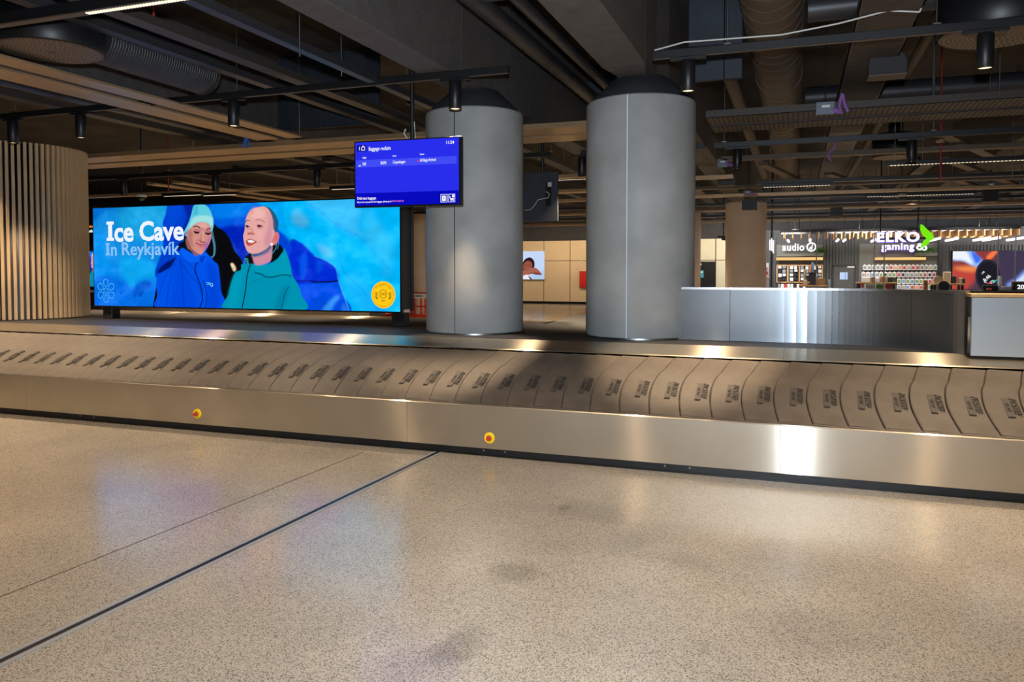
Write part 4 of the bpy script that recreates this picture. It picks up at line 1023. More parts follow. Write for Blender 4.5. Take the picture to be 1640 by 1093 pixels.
# second row
track(11.95, 3.5, -20, -3.7, 'second black lighting track, passing just above the advertising screen', hang=(PY(228, 270, 11.95).x, PY(470, 270, 11.95).x))
track(11.95, 3.5, -3.2, -1.3, 'short piece of black lighting track seen between the two grey columns', hang=(PY(882, 240, 11.95).x,))
xs2 = PY(1143, 237, 11.95).x
track(11.95, 3.5, xs2, 9, 'second black lighting track on the right, under the perforated trays', hang=(PY(1160, 230, 11.95).x, PY(1495, 214, 11.95).x))
for px, nm in ((198, 'small black spotlight above the left part of the advertising screen'), (345, 'small black spotlight above the knitted hat on the advertising screen'), (508, 'small black spotlight left of the information screen'), (932, 'small black spotlight at the edge of the right grey column on the second track'), (1181, 'small black spotlight right of the right grey column on the second track'), (1460, 'small black spotlight in front of the smaller ceiling diffuser')):
    downlight(PY(px, 280 if px < 1000 else 240, 11.95).x, 11.95, 3.5, nm, 330, ang=110)
# further rows: rails, trays, LED bars
def led_bar(Y, z, px0, px1, yy, label, n, tint='led_dot'):
    x0 = PY(px0, yy, Y).x; x1 = PY(px1, yy, Y).x
    e = empty('led_light_bar', (x0, Y, z), label, 'light bar', 'dotted LED light bars')
    bx('bar_body', 'black_metal', x0-.05, x1+.05, Y-.04, Y+.04, z, z+.07, e)
    m = MB(); s_ = (x1-x0)/n
    for i in range(n): m.box(x0+(i+.15)*s_, x0+(i+.75)*s_, Y-.022, Y+.022, z-.004, z)
    m.build('led_lenses', tint, e)
    for t in ((.2, .8) if n != 22 else (.9,)): MB().tube((x0+(x1-x0)*t, Y, z+.06), (x0+(x1-x0)*t, Y, 5.2), .005, 6).build('hanger_rod', 'steel_plain', e)
    return e
def zrow(Y, px, py): return PY(px, py, Y).z
LB = 4.75
x0 = PY(-60, 50, LB).x; x1 = PY(520, -50, LB).x
e = empty('led_light_bar', (x0, LB, 3.74), 'near black light bar with dotted LEDs crossing the top left corner', 'light bar', 'dotted LED light bars')
bx('bar_body', 'black_metal', x0-4, x1, LB-.05, LB+.05, 3.74, 3.83, e)
m = MB(); q0 = PY(140, 23, LB).x; q1 = PY(318, -4, LB).x; n = 36
for i in range(n): m.box(q0+(q1-q0)*i/n, q0+(q1-q0)*(i+.6)/n, LB-.02, LB+.02, 3.734, 3.74)
m.build('led_lenses', 'led_dot', e)
bx('blank_cover', 'duct_brown', x0-4, q0-.02, LB-.035, LB+.035, 3.737, 3.74, e, 0)
led_bar(14.3, zrow(14.3, 1530, 261), 1425, 1700, 260, 'dotted LED bar below the smaller diffuser at the right edge', 44)
led_bar(14.6, zrow(14.6, 330, 312), 263, 322, 310, 'dotted LED bar just above the advertising screen, left piece', 16)
led_bar(14.9, zrow(14.62, 350, 312)+.02, 326, 378, 310, 'dotted LED bar above the knitted hat, right piece', 14)
led_bar(14.3, zrow(14.3, 550, 303), 532, 572, 303, 'dotted LED bar left of the lower information screen corner', 10)
led_bar(17.4, zrow(17.4, 1260, 299), 1223, 1330, 299, 'dotted LED bar in front of the big round duct', 22)
led_bar(16.6, zrow(16.6, 915, 288), 894, 938, 288, 'dotted LED bar between the monitor back and the right grey column', 12)
led_bar(21.1, zrow(21.1, 1475, 313), 1389, 1560, 313, 'dotted LED bar behind the white ceiling camera', 34)
led_bar(26, zrow(26, 1600, 326), 1560, 1660, 326, 'dotted LED bar near the right edge, farthest row', 18)
for Y, z, x0, x1, mt, nm in ((13.6, 3.52, -1.2, 12, 'duct_brown', 'right of the right grey column at the fourth row'), (14.9, 3.5, -22, -3.4, 'gold_steel', 'behind the second track left of the columns'), (16.2, 3.52, -2.9, -1.2, 'gold_steel', 'between the columns above the monitor back'), (17.4, 3.5, -.8, 14, 'black_metal', 'in front of the big round duct'),
                             (18.6, 3.55, -3, 14, 'duct_brown', 'behind the big round duct front'), (20.1, 3.5, -22, 14, 'gold_steel', 'halfway down the hall'), (21.6, 3.55, -1, 14, 'black_metal', 'above the beige column'), (22.8, 3.5, -22, 16, 'black_metal', 'just beyond the beige column'), (24.3, 3.5, -24, 16, 'duct_brown', 'two thirds down the hall'),
                             (25.8, 3.55, -24, 16, 'gold_steel', 'above the advertising sign of the shop, front'), (27.6, 3.5, -24, 18, 'black_metal', 'in front of the shop, third from last'), (29.4, 3.5, -24, 18, 'duct_brown', 'in front of the shop, second from last'), (31, 3.5, -24, 20, 'gold_steel', 'in front of the shop, last')):
    thing_box('ceiling_rail', mt, x0, x1, Y-.10, Y+.10, z, z+.07, 'long %s rail under the ceiling %s' % ({'gold_steel': 'gold', 'black_metal': 'black', 'duct_brown': 'brown'}[mt], nm), 'ceiling rail', 'ceiling rails')
# slanting connecting trays on the right
for k, (x0, y0, x1, y1, z) in enumerate(((1.9, 12.6, 3.1, 15.4, 3.62), (2.4, 15.4, 4.6, 20.5, 3.6), (.6, 17.5, 2.2, 23, 3.66), (3.2, 19, 5.5, 25, 3.6), (-.6, 15, .3, 19.5, 3.6))):
    m = MB(); a = Vector((x0, y0, z)); b = Vector((x1, y1, z)); d = (b-a).normalized(); q = Vector((-d.y, d.x, 0))*.09
    m.add([a-q, b-q, b+q, a+q]+[v+Vector((0, 0, .06)) for v in (a-q, b-q, b+q, a+q)], [(0, 1, 2, 3), (4, 5, 6, 7), (0, 1, 5, 4), (1, 2, 6, 5), (2, 3, 7, 6), (3, 0, 4, 7)])
    tag(m.build('diagonal_tray', 'duct_brown'), 'slanting brown cable tray among the right ceiling rails, %s' % ('below the smaller diffuser', 'behind the red hanging pipe', 'near the big round duct', 'near the hanging speaker box', 'next to the beige column top')[k], 'cable tray')
for k, (x, y0, y1, w_) in enumerate(((-10.2, 12.5, 26, .3), (-8.2, 12.5, 26, .22), (-6.8, 12.2, 24, .3), (-5.6, 12.3, 26, .2), (-12.4, 13, 28, .25), (-2.5, 12, 26, .3), (2.3, 16, 30, .22), (5.4, 14, 30, .3))):
    channel(x, w_, 3.66+.05*(k % 3), y0, y1, 'tray', 'ceiling_channel', 'brown channel running away behind the second track, %s' % ('first', 'second', 'third', 'fourth', 'above the wooden drum side', 'between the grey columns', 'left of the hanging camera', 'at the far right')[k], group='brown ceiling channels')
# suspended devices
def speaker_box(px, py0, py1, half, Y, label, rounded=True):
    p = PY(px, (py0+py1)/2, Y); z0 = PY(px, py1, Y).z; z1 = PY(px, py0, Y).z; hw = PY(px+half, py0, Y).x-p.x
    e = empty('ceiling_speaker', (p.x, Y, z0), label, 'speaker')
    r = (z1-z0)*.5; P = [(p.x-hw, z0), (p.x+hw, z0)]
    P += [(p.x+hw-r+r*math.cos(t), z1-r+r*math.sin(t)) for t in (0, .4, .8, 1.2, PI/2)]+[(p.x-hw+r-r*math.sin(t), z1-r+r*math.cos(t)) for t in (0, .4, .8, 1.2, PI/2)] if rounded else [(p.x+hw, z1-.02), (p.x+hw*.8, z1), (p.x-hw*.8, z1), (p.x-hw, z1-.02)]
    MB().prism(P, 'y', Y, Y+.22).build('cabinet', 'charcoal' if rounded else 'black_metal', e)
    bx('base_rim', 'duct_brown', p.x-hw-.005, p.x+hw+.005, Y-.012, Y+.23, z0-.02, z0, e)
    MB().tube((p.x, Y+.1, z1), (p.x, Y+.1, 5.2), .008, 6).build('hanger_rod', 'black_metal', e)
    return e
speaker_box(1422, 82, 118, 31, 9.2, 'black half-round speaker hanging below the wide perforated tray')
speaker_box(1163, 281, 296, 14, 17.8, 'black box speaker hanging in front of the beige column beam', False)
speaker_box(1200, 320, 335, 12, 21.5, 'small black box speaker in front of the beige column top', False)
speaker_box(1587, 300, 322, 12, 21, 'black box projector hanging under the rails at the far right', False)
speaker_box(1340, 332, 345, 10, 25.0, 'small dark box speaker right of the big round duct end', False)
def ctrl(px, py, w_, h, Y, label):
    e = empty('control_box', PY(px, py, Y), label, 'electrical box', 'ceiling control boxes')
    pbox('enclosure', 'grey_box', px-w_/2, py-h/2, px+w_/2, py+h/2, Y, .06, e); pbox('name_plate', 'white', px-w_*.2, py-h*.25, px+w_*.25, py-h*.05, Y-.004, .004, e)
    q_ = PY(px, py, Y+.03); MB().tube((q_.x, Y+.05, q_.z), (q_.x, Y+.05, 5.2), .006, 6).build('hanger_rod', 'black_metal', e)
    for dx in (0, 3, 7):
        MB().path([PY(px+w_*.3+dx, py, Y-.02), PY(px+w_*.5+dx+2, py+h*.35, Y-.02), PY(px+w_*.6+dx+3, py+h*.45, Y-.01)], .01, 6).build('purple_wire', 'purple', e)
    return e
ctrl(1322, 173, 30, 20, 10.1, 'grey control box with purple wires on the front perforated tray')
ctrl(1157, 261, 16, 13, 13.5, 'grey control box with purple wires right of the right grey column')
ctrl(1197, 309, 12, 8, 18.4, 'small grey control box with purple wires above the beige column')
ctrl(1588, 297, 12, 9, 20.6, 'small grey control box above the hanging projector at far right')
m = MB(); m.path([PY(x, y, 10.15) for x, y in ((1349, 150), (1346, 160), (1344, 170), (1347, 180))], .018, 8); m.path([PY(x, y, 10.15) for x, y in ((1350, 152), (1352, 165), (1358, 179))], .018, 8)
tag(m.build('purple_cable_loop', 'purple'), 'loop of purple cable hanging over the front perforated tray', 'cable')
m = MB(); m.path([PY(1338, 228, 13)]+[PY(x, y, 13) for x, y in ((1336, 238), (1329, 243), (1327, 252), (1331, 258))], .015, 8)
tag(m.build('magenta_cable', 'purple'), 'short magenta cable bowed between rails right of the big duct', 'cable')
m = MB(); m.path([PY(x, y, 9.9) for x, y in ((393, 214), (394, 224), (392, 236))], .012, 6); m.path([PY(x, y, 9.9) for x, y in ((395, 216), (397, 226), (400, 236))], .012, 6); m.path([PY(x, y, 9.9) for x, y in ((394, 214), (391, 228), (388, 236))], .01, 6)
tag(m.build('blue_cable_bundle', 'blue_cable'), 'small bundle of blue cables hanging above the teenager on the advertising screen', 'cable')
for px, y0, y1, Y, nm in ((1506, 228, 290, 13.0, 'thin red pipe hanging at the right among the ceiling rails'), (270, 275, 305, 13.2, 'thin red pipe hanging above the middle of the advertising screen')):
    a = PY(px, y0, Y); b = PY(px, y1, Y); e = empty('red_drop_pipe', a, nm, 'pipe'); MB().tube((a.x, a.y, 5.2), b, .014, 8).build('pipe_body', 'red_pipe', e); MB().tube(a, a+Vector((0, 0, .03)), .06, 12).build('ceiling_rose', 'tray_light', e)
m = MB(); m.path([PY(x, y, 5.9) for x, y in ((246, -40), (246, 30), (243, 36), (238, 37))], .013, 8)
tag(m.build('red_drop_pipe', 'red_pipe'), 'short bent red pipe hanging at the top left under the light bar', 'pipe')
def dome(px, py, r, Y, label):
    p = PY(px, py, Y); e = empty('dome_camera', p, label, 'ceiling camera', 'white dome cameras')
    MB().lathe([(0, p.z+r*.6), (r*.9, p.z+r*.6), (r, p.z+r*.1), (r*.9, p.z)], (p.x, p.y), 24).build('housing', 'camera_white', e)
    MB().lathe([(r*.75, p.z)]+[(r*.75*math.cos(t), p.z-r*.75*math.sin(t)) for t in (.3, .6, .9, 1.2, 1.55)], (p.x, p.y), 24).build('lens_dome', 'glass_dark', e)
    MB().tube((p.x, p.y, p.z+r*.6), (p.x, p.y, 5.2), .015, 6).build('hanger_rod', 'black_metal', e); return e
dome(1444, 316, .12, 20.5, 'white dome camera hanging in front of the far dotted light bar')
dome(227, 316, .11, 13.8, 'white dome camera above the title on the advertising screen')
dome(1273, 372, .16, 32.6, 'pale dome over the audio sign')
# fine hanger rods and drops
for k, (px, y1, Y, z1) in enumerate(((1494, 170, 10.4, 5.2), (1433, 258, 13.9, 5.2), (1621, 285, 16, 5.2), (1234, 262, 13.8, 5.2), (1600, 160, 10.9, 5.2), (1585, 170, 11.4, 5.2), (547, 122, 7.0, 5.2), (480, 90, 6.0, 5.2), (480, 232, 10.4, 5.2), (310, 235, 10.4, 5.2))):
    p = PY(px, y1, Y); tag(MB().tube(p, (p.x, p.y, z1), .008, 6).build('hanger_rod', 'steel_plain'), 'thin steel hanger rod, %s' % ('dropping to the front perforated tray', 'left of the red pipe', 'near the right edge above the shop', 'beside the big round duct', 'right part of the trays, nearer one', 'right part of the trays, farther one', 'with hook near the narrow steel channel', 'near the top centre left', 'on the long gold baffle near the information screen', 'on the long gold baffle over the hat')[k], 'rod', 'thin ceiling rods')

# ------------------------------------------------------------------ far hall, left and middle
c2 = carousel('baggage_carousel', -33.9, PY(590, 500, 20).x, 13.5, 'second baggage carousel in the distance behind the advertising screen', full=False)
s2 = empty('advertising_screen', (PY(144, 431, 23.6).x, 23.6, 1.0), 'small distant LED screen repeating the ice cave advert between drum and big screen', 'screen')
a2 = ice_art(260, 150)
ym = 431; sxa, sxb = PY(102, ym, 23.6).x, PY(186, ym, 23.6).x; sza, szb = PY(144, 403, 23.6).z, PY(144, 459, 23.6).z
a2.build('display', (sxa, 23.598, sza), (sxb-sxa, 0, 0), (0, 0, szb-sza), s2)
bx('housing', 'black_plastic', sxa-.03, sxb+.03, 23.6, 23.75, szb-.12, sza+.02, s2)
for x in (sxa+.3, sxb-.3): bx('leg', 'black_metal', x-.08, x+.08, 23.62, 23.72, 0, szb-.12, s2)
sg = empty('service_sign', (PY(140, 370, 24.2).x, 24.2, 2.5), 'black hanging sign with orange and white baggage service lettering', 'sign')
pbox('panel', 'black_plastic', 60, 338, 178, 394, 24.2, .12, sg)
for px in (75, 135, 165): q_ = PY(px, 340, 24.26); MB().tube((q_.x, 24.26, q_.z), (q_.x, 24.26, 5.2), .015, 6).build('hanger_rod', 'black_metal', sg)
def wtext(body, px, py, hpx, Y, mt, parent, xs=1, bold=.02, align='LEFT', name='sign_lettering', fit=None, ext=.01, sp=1.0):
    o = PY(px, py, Y-.012); h = o.z-PY(px, py+hpx, Y-.012).z
    t = text(name, body, h, mt, o, parent=parent, xs=xs, bold=bold, align=align, ext=ext, sp=sp)
    if fit is not None:
        xb = PY(fit, py, Y-.012).x; vx = [v.co.x for v in t.data.vertices]; k = (xb-o.x)/(max(vx)-min(vx)); mn = min(vx)
        t.data.transform(Matrix.Translation((o.x, 0, 0)) @ Matrix.Diagonal((k, 1, 1, 1)) @ Matrix.Translation((-mn, 0, 0)))
    return t
wtext('Farangursþjónusta', 97, 366, 5, 24.2, 'text_orange', sg, fit=164)
wtext('Baggage service', 99, 373.5, 5, 24.2, 'text_white', sg, fit=156)
wtext('1', 122.5, 386, 6, 24.2, 'text_white', sg)
# red trolley stand with white sign
tr = empty('red_trolley_rack', (PY(640, 500, 22.5).x, 22.5, 0), 'red trolley rack with white notice beside the advertising screen leg', 'rack')
ft = 22.5
for x in (600, 612, 624, 656, 662, 673, 680): pbox('upright', 'red', x, 476 if x > 655 else 492, x+1.6, 511, ft, .05, tr)
pbox('base_rail', 'red', 597, 503.5, 682, 509.5, ft-.05, .25, tr); pbox('cross_rail', 'red', 655, 490, 684, 492, ft, .05, tr); pbox('top_rail', 'red', 654, 468.5, 684, 470.5, ft, .06, tr)
pbox('notice_board', 'white', 655, 470.5, 682, 478, ft-.02, .03, tr); pbox('notice_mark', 'red', 657, 471.5, 662, 477, ft-.03, .01, tr); pbox('notice_text', 'pk_grey', 664, 473, 676, 476, ft-.03, .01, tr)
# pale lit poster partly seen right of the big screen, and portrait poster
pl = empty('lightbox_poster', PY(659, 425, 35.5), 'pale blue lightbox poster partly seen in the gap left of the left grey column', 'poster')
pbox('poster_face', 'poster_pale', 646, 404, 664, 447, YW-.1, .08, pl)
wtext('ULLA', 652, 427, 4, YW-.1, 'poster_text', pl, fit=662.5, ext=.004)
def toxp(px, py): return ((px-833)/38.5, (py-403)/44.5)
P = Art(110, 126, toxp); P.fill((176, 200, 238)); P.poly([(833, 403), (872, 403), (872, 430), (850, 440), (833, 440)], (196, 216, 246), blur=8)
def qp(L): return [(820+x/4, 273+y/4) for x, y in L]
P.poly(qp([(70, 600), (85, 570), (115, 558), (138, 575), (145, 605), (132, 640), (80, 660)]), (44, 26, 26))
P.poly(qp([(76, 600), (100, 580), (125, 590), (130, 615), (115, 650), (90, 655), (74, 630)]), (150, 84, 70))
P.poly(qp([(72, 650), (100, 630), (150, 625), (180, 650), (190, 668), (150, 660), (110, 668), (80, 680)]), (170, 98, 80))
P.poly(qp([(110, 655), (170, 655), (192, 670), (150, 668)]), (120, 62, 50))
P.poly(qp([(72, 680), (100, 668), (130, 690), (136, 702), (60, 705)]), (236, 238, 248)); P.poly(qp([(100, 672), (120, 685), (136, 700), (118, 700)]), (60, 60, 90))
P.line(qp([(86, 636), (96, 640), (106, 636)]), .8, (110, 30, 30)); P.line(qp([(84, 610), (92, 606)]), .7, (20, 10, 10)); P.line(qp([(106, 606), (116, 610)]), .7, (20, 10, 10))
pr = empty('lightbox_poster', PY(855, 425, YW-.1), 'lightbox poster of a person resting on folded arms between the grey columns', 'poster')
za, zb = PY(855, 403, YW-.1), PY(855, 447.5, YW-.1); xa_, xb_ = PY(833, 425, YW-.1).x, PY(871.5, 425, YW-.1).x
P.build('poster_face', (xa_, YW-.102, za.z), (xb_-xa_, 0, 0), (0, 0, zb.z-za.z), pr); bx('frame', 'white', xa_-.02, xb_+.02, YW-.1, YW-.01, zb.z-.02, za.z+.02, pr)
fc = empty('fire_cabinet', PY(934, 447, YW-.2), 'red fire hose cabinet on the beige wall beside the right grey column', 'cabinet'); pbox('door', 'red', 928.5, 435, 946, 460.5, YW-.15, .14, fc); pbox('frame', 'red_pipe', 928, 434.5, 946.5, 461, YW-.12, .1, fc)
cs = empty('wall_sign', PY(931, 421, YW-.1), 'tiny white and orange sign above the red fire cabinet', 'sign'); pbox('plate', 'white', 929.5, 418, 933, 424, YW-.05, .04, cs); pbox('symbol', 'wood_warm', 930.2, 419.5, 932.3, 422.5, YW-.056, .006, cs)
# dark door beside the shop
dd = empty('dark_double_door', PY(1134, 440, YW-.05), 'black door with small turquoise notice beside the beige column', 'door')
pbox('leaf', 'black_plastic', 1118, 419, 1146, 480, YW-.06, .05, dd); pbox('closer', 'white', 1117.5, 422, 1123, 425.3, YW-.1, .04, dd); pbox('notice', 'teal_sign', 1119, 433.5, 1127, 445, YW-.075, .015, dd); pbox('notice_print', 'white', 1120.5, 435, 1125, 437, YW-.08, .005, dd)
bl = empty('louvre_cluster', PY(1158, 385, 31), 'cluster of black stepped ceiling boxes in front of the pale wall', 'ceiling element')
for i in range(6):
    for j in range(3):
        if j > i*.6: continue
        pbox('box', 'black_metal', 1149+i*3.2, 378+j*3.2, 1151.8+i*3.2, 380.8+j*3.2+i*.4, 31+j*.1, .2, bl)
MB().tube((bl.location.x, 31.1, PY(1158, 378, 31).z), (bl.location.x, 31.1, 5.2), .02).build('hanger_rod', 'black_metal', bl)
hub = PY(1120, 430, 30)

# ------------------------------------------------------------------ electronics shop (far right)
YS = 34.0
sx0 = PY(1222, 420, YS).x; sx1 = PY(1760, 420, YS).x
tag(bx('wall_shop', 'shop_grey', sx0, sx1, YS, YS+.3, 0, PY(1430, 366, YS).z, None, 0), kind='structure')
tag(bx('floor_shop', 'beige_panel', sx0, sx1, 29, YS, 0, .01, None, 0), kind='structure')
def shop_slats(px0, px1, py0, py1, label):
    e = MB(); x0 = PY(px0, 430, YS-.05).x; x1 = PY(px1, 430, YS-.05).x; z0 = max(0, PY((px0+px1)/2, py1, YS-.05).z); z1 = PY((px0+px1)/2, py0, YS-.05).z
    x = x0
    while x < x1-.06: e.box(x, x+.07, YS-.06, YS, z0, z1); x += .115
    return tag(e.build('slatted_wall_panel', 'shop_grey'), label, 'wall panel', 'dark slatted shop wall panels')
shop_slats(1230, 1243, 372, 466, 'dark slatted wall panel left of the audio display')
shop_slats(1319, 1374, 372, 466, 'dark slatted wall panel around the grey shop door')
shop_slats(1515, 1700, 392, 466, 'dark slatted wall panel behind the watch screen')
YSn = YS-.04
tag(pbox('sign_backboard', 'shop_grey_light', 1243.5, 392, 1318, 411, YSn, .04), 'grey board behind the audio sign', 'board')
tag(pbox('sign_backboard', 'shop_grey_light', 1376, 390, 1504, 466, YSn, .04), 'large pale grey back board of the gaming display', 'board')
tag(pbox('planter_shelf', 'shop_grey_light', 1281, 405, 1319, 410.5, YS-.4, .36), 'grey planter shelf below the audio sign', 'shelf')
tag(pbox('planter_shelf', 'shop_grey_light', 1465, 405, 1502, 410, YS-.4, .36), 'grey planter shelf below the gaming sign', 'shelf')
def foliage(px0, px1, py, Y, label, n=70):
    m = MB(); r = random.Random(int(px0)); x0 = PY(px0, py, Y).x; x1 = PY(px1, py, Y).x; z = PY(px0, py, Y).z
    for i in range(n):
        c = Vector((r.uniform(x0, x1), Y+r.uniform(-.12, .1), z+r.uniform(-.14, .12))); d = Vector((r.uniform(-1, 1), r.uniform(-.6, .6), r.uniform(-1, 1))).normalized()*.10; q = d.cross(Vector((r.random(), r.random(), r.random()))).normalized()*.03
        m.add([c-d, c+q, c+d, c-q], [(0, 1, 2, 3)])
    return tag(m.build('trailing_plant', 'leaf', fix=False), label, 'plant')
foliage(1304, 1320, 403, YS-.25, 'trailing green plant right of the audio sign'); foliage(1466, 1496, 404, YS-.25, 'trailing green plants below the gaming sign', 120)
# lit valance bars
for px0, px1, y0, y1, nm in ((1243, 1318, 412.5, 417, 'glowing wooden valance over the audio display'), (1400.5, 1483, 412.5, 416.5, 'glowing wooden valance over the gaming display')):
    tag(pbox('lit_valance', 'shelf_glow', px0, y0, px1, y1, YS-.3, .1), nm, 'light')
# audio display: wooden frame, mirrors, headphones
ad = empty('audio_display', PY(1280, 440, YS-.1), 'wood framed display wall of headphones under the audio sign', 'display case')
pbox('back_panel', 'shop_grey', 1244, 425, 1317, 453, YS-.12, .06, ad)
for a_, b_, c_, d_ in ((1243.5, 424.5, 1318, 426), (1243.5, 451.5, 1318, 453.5), (1243.5, 424.5, 1245.3, 453.5), (1260.5, 424.5, 1263, 453.5), (1279.2, 424.5, 1281.2, 453.5), (1316, 424.5, 1318, 453.5)): pbox('wood_frame', 'wood_warm', a_, b_, c_, d_, YS-.2, .12, ad)
r = random.Random(3); rows = ('top', 'second', 'third', 'bottom')
for i, y in enumerate((426.5, 432, 438.5, 445)):
    for j, x in enumerate((1246.5, 1253.5, 1265, 1272, 1282.5, 1290, 1297, 1304, 1310.5)):
        k = r.choice(('pk_white', 'pk_white', 'pk_dark', 'pk_grey')); e = pbox('headphone_box', k, x, y, x+r.uniform(4, 5.4), y+r.uniform(3.5, 5.5), YS-.28, .12)
        tag(e, '%s headphone box, %s row, place %s from left in the audio display' % ({'pk_white': 'white', 'pk_dark': 'black', 'pk_grey': 'grey'}[k], rows[i], ('one', 'two', 'three', 'four', 'five', 'six', 'seven', 'eight', 'nine')[j]), 'box', 'headphone boxes in the audio display')
for j in range(9):
    x = 1246+j*5; k = ('pk_grey', 'pk_white', 'pk_red', 'pk_white', 'pk_white', 'pk_dark', 'pk_white', 'pk_red', 'pk_white')[j]
    tag(pbox('boxed_speaker', k, x, 455, x+4.2, 461.5, YS-.3, .15), 'small product on the shelf below the audio display, place %s from left' % ('one', 'two', 'three', 'four', 'five', 'six', 'seven', 'eight', 'nine')[j], 'box', 'products below the audio display')
# shelf unit with red and white goods at the left edge of the shop
su = empty('white_product_stand', PY(1226, 444, 30), 'white product stand at the left edge of the shop', 'display stand')
pbox('back_panel', 'white', 1221, 421.5, 1231, 507, 30, .05, su); pbox('shelf', 'white', 1220, 443.5, 1232, 445, 29.7, .3, su)
for i, (x, y, k) in enumerate(((1222, 425, 'pk_dark'), (1222, 432, 'pk_dark'), (1226, 428, 'pk_grey'), (1222, 447, 'pk_red'), (1226, 448, 'pk_white'), (1222, 455, 'pk_dark'), (1227, 435, 'pk_red'))):
    tag(pbox('boxed_product', k, x, y, x+3.2, y+5, 29.85, .12), 'small boxed product on the white stand, %s' % ('top left', 'second left', 'upper right', 'red one on lower shelf', 'white one on lower shelf', 'dark one at the bottom', 'red one at upper right')[i], 'box', 'products on the white stand')
# grey door with vision panel
dr = empty('shop_door', PY(1352, 445, YS-.06), 'dark grey shop door with a small lit window, left of the gaming display', 'door')
pbox('leaf', 'shop_grey', 1334.5, 427, 1368, 470, YS-.1, .05, dr)
for a_, b_, c_, d_ in ((1332.5, 424.8, 1370, 427), (1332.5, 424.8, 1334.5, 470), (1368, 424.8, 1370, 470)): pbox('door_frame', 'charcoal', a_, b_, c_, d_, YS-.13, .08, dr)
pbox('window_pane', 'poster_pale', 1345, 436.5, 1357.5, 448, YS-.115, .015, dr); pbox('window_reflection', 'poster_text', 1353, 437, 1355, 447.5, YS-.12, .005, dr)
pbox('door_closer', 'white', 1357, 426.8, 1368.5, 429, YS-.14, .04, dr)
# hanging blister packs on the gaming wall
numw = ('one', 'two', 'three', 'four', 'five', 'six', 'seven', 'eight', 'nine', 'ten', 'eleven', 'twelve', 'thirteen', 'fourteen', 'fifteen', 'sixteen', 'seventeen', 'eighteen')
kinds = ('pk_white', 'pk_white', 'pk_blue', 'pk_orange', 'pk_red', 'pk_green', 'pk_tan', 'pk_dark')
knm = {'pk_white': 'white', 'pk_blue': 'blue', 'pk_orange': 'orange', 'pk_red': 'red', 'pk_green': 'green', 'pk_tan': 'tan', 'pk_dark': 'dark'}
for i, (y, x0) in enumerate(((424, 1382), (435.5, 1380), (446, 1437), (455.5, 1437))):
    tag(pbox('shelf_rail', 'black_metal', x0-1, y+9.4, 1502.5, y+10, YS-.22, .18), 'thin black rail under the %s row of hanging packs' % rows[i], 'rail', 'rails of the gaming wall')
    n = int((1502-x0)/7.0)
    for j in range(n):
        x = x0+j*7.05; c = 'pk_white' if (i == 0 and j < 6) else r.choice(kinds)
        e = empty('blister_pack', PY(x+3, y+9, YS-.2), '%s hanging pack on the gaming wall, %s row, place %s from left' % (knm[c], rows[i], numw[j]), 'pack', 'hanging packs on the gaming wall')
        pbox('card', 'pk_white', x, y+.8, x+6.1, y+9, YS-.2, .02, e); pbox('euro_hook', 'pk_white', x+2, y-.6, x+4, y+.8, YS-.2, .02, e)
        pbox('print', c if c != 'pk_white' else 'pk_grey', x+1, y+2.6, x+5.1, y+7.2, YS-.215, .015, e)
